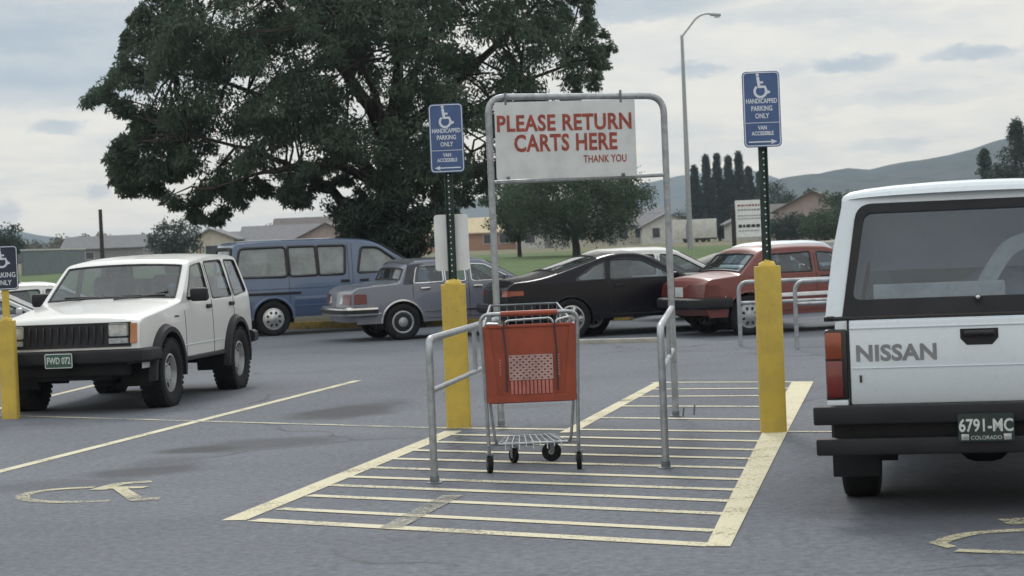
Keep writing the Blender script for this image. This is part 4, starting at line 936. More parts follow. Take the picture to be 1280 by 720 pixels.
# --- white four wheel drive, seen from its front and left side
def build_suv():
    root = empty('sport_utility_car', 'boxy white four wheel drive with black grille and arch flares at the left', 'car', (0, 0, 0))
    sil = [(2.02, .52, 0, .02, .03), (2.06, .66, .02, .03, .05), (2.03, .96, .05, .05, .05), (1.9, 1.005, .1, .05, .035), (.78, 1.125, .05, .05, .03), (.70, 1.14, .03, .04, .03), (.10, 1.56, .09, .05, .035), (-.7, 1.625, .6, .05, .03), (-1.80, 1.60, .10, .05, .03), (-2.08, 1.12, .06, .04, .05), (-2.13, .62, .02, .03, .05), (-2.10, .50, 0, .02, .03)]
    win = [poly_round([(.50, 1.135), (.06, 1.50), (-.33, 1.535), (-.33, 1.115)], .04), poly_round([(-.45, 1.115), (-.45, 1.54), (-1.12, 1.55), (-1.22, 1.115)], .04), poly_round([(-1.33, 1.115), (-1.25, 1.55), (-1.72, 1.54), (-1.93, 1.15)], .05)]
    bd = Body(sil, .835, [(1.288, .37, .445), (-1.288, .37, .445)], .46, 1.09, .15, [(-.39, .62, .50, 1.52, -.26, 1.03, MT['black']), (-1.27, -.39, .50, 1.56, -1.16, 1.03, MT['black'])], win, [(5, 6), (8, 9)], .91, (.06, 4))
    bd.shell(root, MT['white'], MT['glass'], MT['glass'], MT['trim'])
    bd.arch_lip(-.12, PI+.12, .525, .065, MT['black'], root, 'arch_flare')
    bd.side_strip(1.85, .95, .60, .16, .02, MT['black'], root, 'lower_cladding'); bd.side_strip(.82, -.82, .475, .05, .03, MT['black'], root, 'sill_trim'); bd.side_strip(-1.78, -2.05, .60, .16, .02, MT['black'], root, 'lower_cladding')
    bd.side_strip(.78, -.80, .63, .012, .006, MT['white2'], root, 'body_crease')
    wheels(root, 1.288, -1.288, .755, .375, .26, 'offroad')
    # nose: black grille panel with slots, headlamps, turn signals, bumper
    g = face_panel(root, bd, True, -.70, .70, .70, .955, .012, MT['black'], 'grille')
    b = B()
    for k in range(11):
        y = -.40+.08*k; p = bd.on(y, .82, True); b.box((.03, .022, .19), (p.x+.018, y, .825), None, .006)
    b.build('grille_bars', MT['trim'], g)
    for s_ in (1, -1):
        y0, y1 = sorted((s_*.475, s_*.675)); hl = face_panel(root, bd, True, y0, y1, .815, .935, .028, MT['lens'], 'headlight')
        b = B(); p = bd.on(s_*.575, .875, True); b.tube([Vector((p.x+.03, s_*.575+u, .875+v)) for u, v in rrect(.205, .125, .02)], .008, 5, closed=True); b.build('headlight_bezel', MT['steelrim'], hl)
        face_panel(root, bd, True, y0, y1, .735, .79, .024, MT['lens'], 'parking_lamp')
        ya, yb = sorted((s_*.695, s_*.762)); face_panel(root, bd, True, ya, yb, .735, .94, .016, MT['amber'], 'turn_signal')
    bumper(root, bd, True, .60, .15, .075, MT['black'], .40); bumper(root, bd, False, .60, .14, .07, MT['black'], .25)
    b = B(); b.box((.16, 1.3, .16), (1.98, 0, .47), None, .04); b.box((.4, .9, .10), (1.8, 0, .40), None, .03); b.build('valance', MT['under'], root)
    for x in (1.288, -1.288): b = B(); b.tube([(x, -.7, .37), (x, .7, .37)], .045, 10); b.box((.24, .26, .24), (x, .18 if x > 0 else 0, .37), None, .09, 3); b.build('axle', MT['under'], root)
    license(root, (2.225, -.04, .575), PI/2, None, 'FWD 072', MT['plate'], MT['platewhite'], MT['platewhite'])
    mirror(root, bd, .40, 1.15, MT['black'], (1, -1), (.10, .20, .15))
    for y in (.42, -.25):                     # wipers
        b = B(); b.tube([(.80, y-.35, 1.165), (.665, y+.02, 1.19), (.60, y+.22, 1.235)], .010, 5); b.box((.02, .5, .02), (.655, y-.05, 1.196), None, .004); b.build('wiper', MT['trim'], root)
    interior(root, bd, .55, 1.16, .72, [(-.12, .36, .72, .5, .62, True), (-.12, -.36, .72, .5, .62, True), (-1.05, 0, .74, 1.2, .55, False)], MT['seat_lt'])
    b = B(); b.box((.03, .24, .07), (.28, 0, 1.42), None, .02); b.build('inner_mirror', MT['black'], root)
    b = B(); b.box((.002, .10, .08), (.36, .62, 1.29), Matrix.Rotation(-.95, 3, 'Y')); b.build('windscreen_sticker', MT['signblue'], root)
    b = B(); p = bd.w(1.0, .98); b.box((.14, .006, .018), (.90, p+.002, .96)); b.build('side_badge', MT['black'], root)
    b = B(); b.box((.5, .30, .26), (-2.0, .45, .45), None, .08); b.build('exhaust_box', MT['under'], root)
    place(root, G(209, 508), (1.288, .80), PI+R(9.5)); return root
suv = build_suv()

# --- blue passenger van
def build_van():
    root = empty('passenger_van', 'two tone blue passenger van with long milky side windows, behind the white four wheel drive', 'van', (0, 0, 0))
    sil = [(2.17, .36, 0, .02, .05), (2.22, .55, .05, .04, .10), (2.16, .86, .08, .05, .10), (1.98, 1.0, .12, .05, .08), (1.55, 1.13, .08, .05, .07), (.62, 1.725, .20, .06, .045), (.1, 1.795, .4, .055, .03), (-1.7, 1.815, .5, .055, .025), (-2.16, 1.775, .10, .055, .03), (-2.22, 1.10, .1, .05, .06), (-2.26, .60, .03, .04, .06), (-2.22, .36, 0, .02, .04)]
    win = [poly_round([(1.32, 1.13), (.66, 1.60), (.33, 1.62), (.24, 1.13)], .06), poly_round([(-.02, 1.12), (.02, 1.67), (-.545, 1.68), (-.525, 1.12)], .05), poly_round([(-.55, 1.12), (-.57, 1.68), (-1.115, 1.685), (-1.095, 1.12)], .05), poly_round([(-1.135, 1.11), (-1.155, 1.685), (-2.04, 1.68), (-2.14, 1.13)], .09)]
    bd = Body(sil, .90, [(1.40, .33, .39), (-1.45, .33, .39)], .34, 1.05, .10, [(.14, 1.12, .40, 1.70, .36, .99, MT['black']), (-1.12, .06, .40, 1.72, -.02, .99, MT['black'])], win, [(4, 5), (8, 9)], .91, (.07, 4))
    bd.shell(root, MT['blue'], MT['glass'], MT['glass_van'], MT['trim'], rub=.026)
    # darker lower tone: a raised panel following the side
    for sgn in (1, -1):
        for (x0, x1) in ((.985, -1.03), (-1.87, -2.16)):
            b = B(); rows = []
            for i in range(17):
                x = x0+(x1-x0)*i/16; rows.append([Vector((x, sgn*(bd.w(x, z)+(.004 if 0 < j < 6 else -.004)), z)) for j, z in enumerate([.345, .36, .45, .55, .65, .72, .735])])
            b.grid(rows); b.build('lower_panel', MT['blue_dk'], root)
    bd.side_strip(-.90, -2.15, .80, .055, .016, MT['black'], root, 'door_track', sides=(-1,)); bd.side_strip(1.85, -2.15, .89, .012, .008, MT['blue_dk'], root, 'side_crease'); bd.side_strip(.98, -1.02, .56, .02, .014, MT['blue'], root)
    bd.arch_lip(-.05, PI+.05, .425, .012, MT['blue'], root)
    wheels(root, 1.40, -1.45, .79, .335, .21, 'cover', MT['alloy'])
    bumper(root, bd, True, .50, .2, .07, MT['blue_dk']); bumper(root, bd, False, .50, .2, .07, MT['blue_dk'])
    for s_ in (1, -1):
        a, c = sorted((s_*.5, s_*.84)); face_panel(root, bd, True, a, c, .70, .82, .015, MT['lens'], 'headlight')
        a, c = sorted((s_*.74, s_*.86)); face_panel(root, bd, False, a, c, .75, 1.05, .012, MT['redlens'], 'tail_light')
    face_panel(root, bd, True, -.46, .46, .70, .80, .012, MT['black'], 'grille')
    mirror(root, bd, 1.10, 1.13, MT['black'])
    interior(root, bd, 1.35, 1.10, .78, [(.55, .4, .72, .55, .66, True), (.55, -.4, .72, .55, .66, True), (-.45, .1, .72, 1.2, .6, False), (-1.35, 0, .72, 1.4, .6, False)], MT['seat_lt'])
    place(root, G(343, 420), (-1.45, -.87), R(71)); return root
build_van()

# --- three-box cars (grey sedan, red sedan, white ones)
def sedan(label, paint, opts, group=None):
    o = dict(L0=2.40, L1=-2.40, xf=1.33, xr=-1.33, H=1.37, hood=.93, deck=.96, belt=.93, W=.87, cowl=.86, top_f=.18, top_r=-.98, base_r=-1.42, vinyl=False, wheel='ring', chrome=True, two=False, six=False)
    o.update(opts); root = empty('parked_car', label, 'car', (0, 0, 0), 0, group); H = o['H']
    sil = [(o['L0']-.06, .34, 0, .02, .04), (o['L0'], .50, .04, .03, .06), (o['L0']-.03, .76, .05, .04, .06), (o['L0']-.14, .83, .08, .04, .05), (o['cowl']+.08, o['hood'], .08, .04, .04), (o['cowl'], o['hood']+.02, .03+o.get('fil', 0)*.3, .04, .04),
           (o['top_f'], H-.03, .14+o.get('fil', 0), .06, .04), ((o['top_f']+o['top_r'])/2, H, .5, .06, .03), (o['top_r'], H-.03, .14+o.get('fil', 0), .06+o.get('fil', 0)*.08, .04), (o['base_r'], o['deck']+.02, .05+o.get('fil', 0), .04+o.get('fil', 0)*.08, .05), (o['L1']+.12, o['deck']-.03, .06, .04, .04), (o['L1']+.02, o['deck']-.12, .05, .03, .05), (o['L1'], .50, .04, .03, .06), (o['L1']+.08, .34, 0, .02, .04)]
    zb = o['belt']+.035; zt = H-(.105 if o['two'] else .118); ff = o['cowl']-.16; xm = (o['xf']+o['xr'])/2-.12
    rk = (o['top_f']-o['cowl'])/(H-.05-o['hood'])
    A = [(ff-.02, zb), (ff-.03+rk*(zt-zb)*.96, zt-.012), (xm+.05, zt+.008), (xm+.05, zb)]
    wr = o['base_r']+.34 if o['vinyl'] else o['base_r']+.16
    rr = (o['top_r']-o['base_r'])/(H-.05-o['deck'])
    if o['two']:
        xm = o.get('xm', xm-.28); A = [(ff-.04, zb), (ff-.10+rk*(zt-zb)*.90, zt-.035), (xm+.30, zt), (xm+.05, zt-.01), (xm+.0, zb)]
        Bw = [[(xm-.08, zb), (xm-.045, zt-.025), (-1.0, zt-.10), (-1.30, zb+.04), (-1.33, zb)]]
    elif o['vinyl']: Bw = [[(xm-.05, zb), (xm-.05, zt+.01), (xm-.42, zt+.005), (xm-.42, zb)], [(xm-.455, zb), (xm-.455, zt), (-1.03, zt-.01), (-1.06, zt-.06), (-1.12, zb)]]
    else: Bw = [[(xm-.06, zb), (xm-.06, zt+.01), (wr+rr*(zt-zb)*.9+.10, zt-.01), (wr+.12, zb)]]
    win = [poly_round(A, .035)]+[poly_round(w_, .035) for w_ in Bw]
    hm_ = MT['chrome'] if o['chrome'] else MT['black']
    doors = [(xm, o['cowl']+.06, .36, H-.06, xm+.16, o['belt']-.06, hm_)] + ([] if o['two'] else [(o['xr']+.20, xm, .36, H-.06, o['xr']+.42, o['belt']-.06, hm_)])
    bd = Body(sil, o['W'], [(o['xf'], .31, .365), (o['xr'], .31, .365)], .30, o['belt'], o.get('tumble', .16), doors, win, [(5, 6), (8, 9)], .90, o.get('plan', (.08, 4)))
    bd.shell(root, paint, MT['glass'], MT['glass'], MT['trim'], frame_mat=MT['chrome'] if o['chrome'] else None, rub=.012)
    bd.arch_lip(-.02, PI+.02, .385, .008, MT['chrome'] if o.get('archchrome') else paint, root)
    wheels(root, o['xf'], o['xr'], o['W']-.10, o.get('Rw', .318), .20, o['wheel'], o.get('rim'))
    if o.get('mold'): bd.side_strip(o['xf']-.39, o['xr']+.40, o['mold'][0], o['mold'][1], .016, o['mold'][2], root); bd.side_strip(o['xr']-.39, o['L1']+.12 if o.get('mold_tail', True) else o['xr']-.395, o['mold'][0], o['mold'][1], .016, o['mold'][2], root)
    bm_, st = o.get('bumper', (MT['chrome'], MT['black']))
    bumper(root, bd, True, .50, .16, .08, bm_, .42, strip=st); bumper(root, bd, False, .52, .17, .09, bm_, .45, strip=st)
    for s_ in (1, -1):
        a, c = sorted((s_*.48, s_*.80)); face_panel(root, bd, True, a, c, .62, .75, .014, MT['lens'], 'headlight')
        t0, t1, zt0, zt1 = o.get('tail', (.46, .81, .64, .82)); a, c = sorted((s_*t0, s_*t1)); face_panel(root, bd, False, a, c, zt0, zt1, .014, o.get('tailmat', MT['redlens']), 'tail_light')
        if o.get('corner'):
            b = B(); rows = []
            for i in range(6):
                x = o['L1']+.06+.22*i/5; rows.append([Vector((x, s_*(bd.w(x, z)+y_), z)) for z, y_ in ((zt0, -.01), (zt0+.01, .012), (zt1-.01, .012), (zt1, -.01))])
            b.grid(rows); b.poly(rows[0]); b.poly(rows[-1][::-1]); b.build('corner_lamp', o.get('tailmat', MT['redlens']), root)
        if o.get('back_lamp'): a, c = sorted((s_*.30, s_*.43)); face_panel(root, bd, False, a, c, .66, .78, .015, MT['white_lens'], 'reversing_lamp')
    face_panel(root, bd, True, -.44, .44, .58, .75, .012, MT['black'], 'grille')
    if o.get('plate'):
        p = bd.on(0, .68, False); license(root, (p.x-.012, 0, .70), -PI/2, None, o['plate'], MT['platewhite'], MT['plate'], None)
    if o['vinyl']:                            # padded rear roof panels
        for sgn in (1, -1):
            pts = [(o['base_r']+.055, zb-.015), (o['top_r']+.01, zt+.03), (-.90, zt+.045), (-.98, zt+.012), (-1.045, zt-.01), (-1.075, zt-.06), (-1.14, zb-.015)]
            t = bmesh.new(); vs = [t.verts.new((x, z, 0)) for x, z in pts]; t.faces.new(vs)
            for k in range(10): bmesh.ops.bisect_plane(t, geom=t.verts[:]+t.edges[:]+t.faces[:], plane_co=(0, zb+.04*k, 0), plane_no=(0, 1, 0))
            b = B()
            for f in t.faces: b.poly([Vector((v.co.x, sgn*(bd.w(v.co.x, v.co.y)+.008), v.co.y)) for v in f.verts])
            t.free(); b.build('vinyl_roof_panel', MT['vinyl'], root, 180)
        b = B(); rows = []
        for (p, nrm, r_, c_, u) in bd.S:
            if 7.35 < u < 8.05: rows.append([Vector((p.x+nrm.x*(r_*fv(v)+c_*(1-v*v)+.008), bd.w(p.x, p.y)*v*1.003, p.y+nrm.y*(r_*fv(v)+c_*(1-v*v)+.008))) for v in VS[2:-2]])
        b.grid(rows); b.build('vinyl_roof', MT['vinyl'], root, 60)
    mirror(root, bd, o['cowl']-.28, o['belt']+.03, o.get('mirror', paint), size=(.09, .17, .11))
    interior(root, bd, o['cowl']-.12, o['hood']+.02, .72, [(-.02, .37, .46, .52, .60, True), (-.02, -.37, .46, .52, .60, True), (-.92, 0, .48, 1.25, .5, False)], o.get('seat', MT['seat_lt']))
    return root, bd, o
gs, gbd, go = sedan('grey sedan with a vinyl rear roof and ringed hubcaps, beside the blue van', MT['grey'], dict(vinyl=True, tailmat=MT['darkred'], archchrome=True, back_lamp=True, corner=True, plan=(.04, 5), tumble=.14, mold=(.48, .03, MT['chrome']), L1=-2.24, base_r=-1.36, top_r=-1.20, rim=MT['galv']))
place(gs, G(505, 425), (go['xr'], -.85), R(71))
rs, rbd, ro = sedan('brick red four door sedan with white side moulding behind the yellow right bollard', MT['red'], dict(chrome=False, mold_tail=False, mold=(.60, .07, MT['signwhite']), bumper=(MT['black'], None), tail=(.30, .84, .62, .82), tailmat=MT['darkred'], corner=True, base_r=-1.42, top_r=-1.02, L1=-2.06, deck=.93, belt=.92, wheel='cover', rim=MT['galv'], plate=' ', xf=1.3, xr=-1.3))
place(rs, G(938, 419), (ro['xr'], -.85), R(71))
cp, cbd, co = sedan('dark two door coupe with sloping roof and orange tail light behind the shopping cart', MT['coupe'], dict(two=True, fil=.38, chrome=False, wheel='alloy', bumper=(MT['coupe'], MT['black']), L0=2.5, L1=-2.48, xf=1.42, xr=-1.42, H=1.36, hood=.90, deck=.97, belt=.895, xm=-.74, top_f=-.10, top_r=-.76, base_r=-1.84, cowl=.62, W=.91, tumble=.22, plan=(.12, 4), tail=(.60, .82, .72, .81), tailmat=MT['orangelens'], corner=True, back_lamp=False, plate=None, Rw=.33, seat=MT['seat'], mirror=MT['coupe']))
place(cp, G(716, 423), (co['xr'], -.90), R(75))
w1, b1, o1 = sedan('white sedan whose roof and bonnet show behind the dark coupe', MT['white'], dict(chrome=False, bumper=(MT['white'], MT['black']), H=1.40, wheel='cover', mirror=MT['black'], L0=2.2, L1=-2.2, cowl=.95, top_f=.2))
place(w1, P(742, 420, 36.2), (-1.33, -.85), R(75))
w2, b2, o2 = sedan('pale car facing left whose roof and mirror show above the red sedan', MT['white2'], dict(chrome=False, bumper=(MT['white2'], MT['black']), H=1.38, wheel='cover', mirror=MT['black']))
place(w2, P(915, 400, 40.5), (1.33, .85), R(-118))
w3, b3, o3 = sedan('grey car at the left edge whose windscreen pillar shows beside the handicapped sign', MT['silver'], dict(chrome=False, bumper=(MT['black'], None), H=1.25, hood=.86, deck=.9, belt=.86, wheel='cover', mirror=MT['silver']))
place(w3, P(5, 420, 30.5), (.35, -.85), R(80))
w4, b4, o4 = sedan('white car partly seen between the left sign and the white four wheel drive', MT['white'], dict(chrome=False, bumper=(MT['white'], MT['black']), H=1.25, hood=.86, deck=.9, belt=.86, wheel='cover', mirror=MT['black']))
place(w4, P(66, 400, 36), (0, -.85), R(60))

# --- white pickup with a camper shell, seen from behind at the right
def build_pickup():
    root = empty('pickup_truck', 'white pickup with camper shell and black double bar bumper at the right edge', 'pickup truck', (0, 0, 0))
    W = .86
    sil = [(2.55, .45, 0, .02, .05), (2.60, .62, .03, .03, .06), (2.56, .95, .06, .05, .06), (2.40, 1.02, .1, .05, .04), (1.35, 1.10, .06, .05, .03), (1.28, 1.12, .03, .04, .03), (.72, 1.60, .10, .05, .03), (.10, 1.63, .2, .05, .03), (-.32, 1.60, .1, .05, .03), (-.40, 1.13, .03, .03, .02),
           (-.45, 1.12, .02, .03, .0), (-1.6, 1.115, .3, .03, .0), (-2.265, 1.11, .015, .015, .0), (-2.27, .63, .01, .012, .0), (-2.26, .60, 0, .01, .0)]
    win = [poly_round([(1.12, 1.15), (.70, 1.52), (-.10, 1.54), (-.14, 1.13)], .04)]
    bd = Body(sil, W, [(1.62, .36, .42), (-1.38, .36, .42)], .52, 1.06, .16, [(-.20, 1.18, .56, 1.56, -.05, 1.0, MT['black'])], win, [(5, 6), (8, 9)], .9, (.05, 4), bulge=.03)
    bd.shell(root, MT['white2'], MT['glass'], MT['glass'], MT['trim'])
    bd.arch_lip(-.1, PI+.1, .47, .02, MT['white2'], root)
    wheels(root, 1.62, -1.38, .735, .345, .22, 'cover', MT['steelrim'])
    xe = -2.285
    # tailgate
    tg = B(); tg.box((.045, 1.445, .475), (xe, 0, .865), None, .012); t = tg.build('tailgate', MT['white2'], root)
    b = B(); b.box((.012, 1.43, .006), (xe-.021, 0, .835), None, .002); b.box((.014, 1.44, .010), (xe-.021, 0, 1.062), None, .003); b.build('tailgate_crease', MT['white2'], t)
    b = B(); b.prism([(-.105, .042), (.105, .042), (.105, -.012), (.07, -.05), (-.07, -.05), (-.105, -.012)], 0, .02, lambda u, v, d: Vector((xe-.02-d+.016, u, 1.0+v))); hd = b.build('handle', MT['black'], t)
    b = B(); b.box((.02, .17, .03), (xe-.045, 0, 1.018), None, .008); b.build('handle_bar', MT['trim'], hd)
    put_text('lettering', 'NISSAN', .124, MT['nissan'], t, (xe-.024, .462, .915), (0, -1, 0), (0, 0, 1), bold=.0045, sx=1.06, spacing=1.04, ext=.001)
    b = B(); b.box((.01, .012, .04), (xe-.024, .665, .775)); b.build('tailgate_rubber', MT['trim'], t)
    for s_ in (1, -1):
        b = B(); b.box((.012, .012, .50), (xe+.012, s_*.729, .86)); b.build('tailgate_gap', MT['trim'], root)
        # tail lamp: orange upper and red lower lens in a dark housing
        b = B(); b.box((.10, .125, .405), (xe+.035, s_*.80, .855), None, .012); lamp = b.build('tail_light', MT['trim'], root)
        b = B(); b.box((.05, .095, .155), (xe-.004, s_*.812, .965), None, .012); b.build('turn_lens', MT['orangelens'], lamp)
        b = B(); b.box((.05, .095, .215), (xe-.004, s_*.812, .775), None, .012); b.build('brake_lens', MT['redlens'], lamp)
        b = B(); b.box((.05, .12, .05), (xe+.0, s_*.80, .632), None, .008); b.build('corner_trim', MT['white2'], root)
        # mud flap
        b = B(); b.box((.018, .27, .34), (xe+.10, s_*.715, .375), Matrix.Rotation(-.04, 3, 'Y'), .006); b.build('mud_flap', MT['black'], root)
    # bumper: two bars with a recess between
    b = B()
    b.box((.10, 1.86, .105), (xe-.12, 0, .580), None, .012); b.box((.10, 1.84, .095), (xe-.115, 0, .402), None, .012); b.box((.05, 1.66, .14), (xe-.045, 0, .495), None, .01)
    bp = b.build('rear_bumper', MT['black'], root)
    for y in (-.72, .72): b = B(); b.tube([(xe-.092, y, .5), (xe-.10, y, .5)], .010, 8); b.build('bumper_bolt', MT['under'], bp)
    license(root, (xe-.178, -.02, .50), -PI/2, None, '6791-MC', MT['platedark'], MT['platewhite'], None, 'COLORADO')
    for y in (-.115, .115):
        b = B(); b.box((.003, .042, .034), (xe-.187, y-.02, .447), None, .001); b.build('plate_sticker', MT['lens'], bp)
    # frame, axle, spare wheel, tank
    b = B(); b.tube([(-1.38, -.7, .345), (-1.38, .7, .345)], .05, 10); b.box((.34, .3, .3), (-1.38, 0, .35), None, .1, 3); b.box((3.6, .1, .14), (-.4, .42, .50)); b.box((3.6, .1, .14), (-.4, -.42, .50)); b.box((2.0, 1.4, .05), (-1.2, 0, .60)); b.build('chassis', MT['under'], root)
    b = B(); b.lathe([(.16, -.09), (.30, -.10), (.34, -.05), (.34, .05), (.30, .10), (.16, .09)], 28, 'Z', (-1.92, 0, .50)); b.build('spare_wheel', MT['rubber'], root)
    # camper shell
    sh = [(-.36, 1.125, 0, .02, .02), (-.36, 1.40, .05, .05, .03), (-.42, 1.80, .12, .10, .04), (-1.2, 1.855, .4, .11, .035), (-2.05, 1.845, .07, .11, .035), (-2.205, 1.20, .02, .03, .01), (-2.215, 1.125, 0, .02, .0)]
    cw = [poly_round([(-.55, 1.26), (-.58, 1.68), (-1.95, 1.70), (-2.02, 1.26)], .06)]
    cb = Body(sh, .86, [], 1.115, 1.12, .145, [], cw, [], .9, (.0, 4), bulge=.0)
    cr = cb
    # own outline: only one end is the tail, so the plan taper is off
    b = B(); rows = []; us = []
    for (p, nrm, r_, c_, u) in cb.S:
        wy = cb.w(p.x, p.y); rows.append([Vector((p.x+nrm.x*(r_*fv(v, 7)+c_*(1-v*v)), wy*v, p.y+nrm.y*(r_*fv(v, 7)+c_*(1-v*v)))) for v in VS]); us.append(u)
    cb.rows = rows
    for i in range(len(rows)-1):
        um = (us[i]+us[i+1])/2
        if um < 4.06: b.grid([rows[i], rows[i+1]])
    loop = [Vector((p.x, p.y, 0)) for (p, *_q) in cb.S]
    for sgn in (1, -1):
        t = bmesh.new(); hs = [[Vector((x, z, 0)) for x, z in w_] for w_ in cw]; flat = [t.verts.new(v) for l_ in [loop]+hs for v in l_]
        for tri in tessellate_polygon([loop]+hs): t.faces.new([flat[i] for i in tri])
        for k in range(8): bmesh.ops.bisect_plane(t, geom=t.verts[:]+t.edges[:]+t.faces[:], plane_co=(0, 1.15+.09*k, 0), plane_no=(0, 1, 0))
        for f in t.faces: b.poly([Vector((v.co.x, sgn*cb.w(v.co.x, v.co.y), v.co.y)) for v in f.verts])
        t.free(); pb = B(); pb.poly([Vector((x, sgn*(cb.w(x, z)-.01), z)) for x, z in cw[0]]); pn = pb.build('side_window', MT['glass_dk'], root, 180)
        pb = B(); pb.tube([Vector((x, sgn*cb.w(x, z), z)) for x, z in cw[0]], .015, 5, closed=True); pb.build('window_seal', MT['trim'], pn)
    # rear frame of the shell: outer outline (rounded trapezoid) with the window cut out
    def tail(y, z, off=0.0): return Vector((-2.225+.205*(max(z, 1.12)-1.12)/.72-off, y, z))
    outer = poly_round([(-.835, 1.12), (-.725, 1.855), (.725, 1.855), (.835, 1.12)], .14, 6); outer = [(y, max(z, 1.12)) for y, z in outer]
    last = rows[max(i for i in range(len(rows)-1) if (us[i]+us[i+1])/2 < 4.06)+1]      # same outline as the shell it closes
    outer = [(-.858, 1.12), (-.850, 1.20), (-.81, 1.5)]+[(p.y, p.z) for p in last]+[(.81, 1.5), (.850, 1.20), (.858, 1.12)]
    inner = [q for q in poly_round([(-.755, 1.12), (-.665, 1.765), (.665, 1.765), (.755, 1.12)], .09, 5) if q[1] > 1.25]; inner = [(-.755, 1.14)]+inner+[(.755, 1.14)]
    def ring(name, A, Bq, m, th, par, holes=True):
        b_ = B(); la = [Vector((y, z, 0)) for y, z in A]; lb = [Vector((y, z, 0)) for y, z in Bq]; fl = la+lb
        vs = [b_.bm.verts.new(tail(v.x, v.y, th)) for v in fl]
        for tri in tessellate_polygon([la, lb]): b_.bm.faces.new([vs[i] for i in tri])
        for l_ in (la, lb):
            b_.grid([[tail(v.x, v.y, th) for v in l_+l_[:1]], [tail(v.x, v.y, -.05) for v in l_+l_[:1]]])
        return b_.build(name, m, par, 30)
    shell_o = b.build('camper_shell', MT['white2'], root, 40)
    ring('shell_end_frame', outer, inner, MT['white2'], .012, shell_o)
    glassline = [q for q in poly_round([(-.705, 1.22), (-.625, 1.715), (.625, 1.715), (.705, 1.22)], .05, 5)]
    inner2 = [(y*1.0, z) for y, z in inner]
    rg = ring('rear_window_frame', [(-.762, 1.125)]+[(y*1.006, z+.004) for y, z in inner[1:-1]]+[(.762, 1.125)], glassline, MT['black'], .022, root)
    b = B(); b.poly([tail(y, z, .008) for y, z in glassline]); b.build('rear_window', MT['glass_dk'], rg, 180)
    b = B(); b.lathe([(0, 0), (.018, 0), (.018, .02), (.011, .03), (0, .032)], 12, 'Y'); k = b.build('window_latch', MT['chrome'], rg); k.location = tail(.0, 1.215, .03); k.rotation_euler = (0, 0, PI/2)
    b = B(); b.box((1.9, 1.62, .02), (-1.3, 0, 1.125), None); b.bm.free(); b = B()
    b.box((.05, 1.72, .022), (-2.24, 0, 1.118), None, .006); b.build('shell_seal', MT['trim'], root)
    for s_ in (1, -1): b = B(); b.box((.06, .06, .03), (-2.235, s_*.835, 1.118), None, .006); b.build('shell_clamp', MT['trim'], root)
    # bed: floor, inner sides, cab bulkhead seen through the glass
    b = B(); b.box((1.80, 1.40, .04), (-1.35, 0, .70)); b.build('bed_floor', MT['under'], root)
    interior(root, bd, 1.18, 1.12, .72, [(.28, .36, .72, .55, .6, True), (.28, -.36, .72, .55, .6, True)], MT['seat'])
    mirror(root, bd, 1.0, 1.16, MT['black'], (1, -1), (.09, .22, .17))
    for s_ in (1, -1):
        a, c = sorted((s_*.5, s_*.78)); face_panel(root, bd, True, a, c, .72, .86, .014, MT['lens'], 'headlight')
    face_panel(root, bd, True, -.46, .46, .70, .86, .012, MT['black'], 'grille'); bumper(root, bd, True, .56, .16, .08, MT['black'])
    h = R(12.6)
    place(root, P(1229, 560, 11.95), (-2.46, 0), h)
    return root, h
pk, pkh = build_pickup()
bpy.context.view_layer.update()
PM = pk.matrix_basis.copy() if False else Matrix.Translation(pk.location) @ pk.rotation_euler.to_matrix().to_4x4()
def in_bed(o, x, y, z, rz=0): o.location = PM @ Vector((x, y, z)); o.rotation_euler = (0, 0, pk.rotation_euler.z+rz)
def s_tag(*a): return tag(*a)
b = B(); b.box((.14, .74, .575), (0, 0, .2875), None, .01); o = b.build('cardboard_box', MT['paper'], None); tag(o, 'pale flat topped carton behind the pickup camper window', 'box'); in_bed(o, -2.06, .22, .725, .05)
b = B(); t = bmesh.new(); bmesh.ops.create_icosphere(t, subdivisions=4, radius=1)
for v in t.verts:
    v.co *= 1+.22*noise.fractal(v.co*1.6, 1, 2, 4); v.co = Vector((v.co.x*.22, v.co.y*.36, max(v.co.z*.34, -.3)+.30))
b.add(t); o = b.build('duffel_bag', MT['bag'], None, 180); tag(o, 'lumpy grey bag heaped behind the pickup camper window', 'bag'); in_bed(o, -1.74, -.05, .72)
b = B(); path = bend([(0, .06, .0), (0, .03, .46), (0, -.08, .64), (0, -.17, .77), (.02, -.30, .81), (.05, -.62, .84)], .2, 6)
rows = []
for i, p in enumerate(path):
    a = path[max(i-1, 0)]; c = path[min(i+1, len(path)-1)]; d = (c-a).normalized(); n_ = d.cross(Vector((1, 0, 0))).normalized()
    rows.append([p+n_*.045+Vector((-.02, 0, 0)), p+n_*.05+Vector((.02, 0, 0)), p-n_*.05+Vector((.02, 0, 0)), p-n_*.045+Vector((-.02, 0, 0)), p+n_*.045+Vector((-.02, 0, 0))])
b.grid(rows); o = b.build('curved_trim', MT['paper'], None, 50); tag(o, 'white curved band arching up behind the right part of the pickup camper window', 'trim'); in_bed(o, -1.97, -.01, .72)
b = B(); b.box((.2, .34, .54), (0, 0, .27), None, .02); o = b.build('storage_box', MT['bag'], None); tag(o, 'grey box leaning at the right behind the pickup camper window', 'box'); in_bed(o, -1.8, -.5, .722)

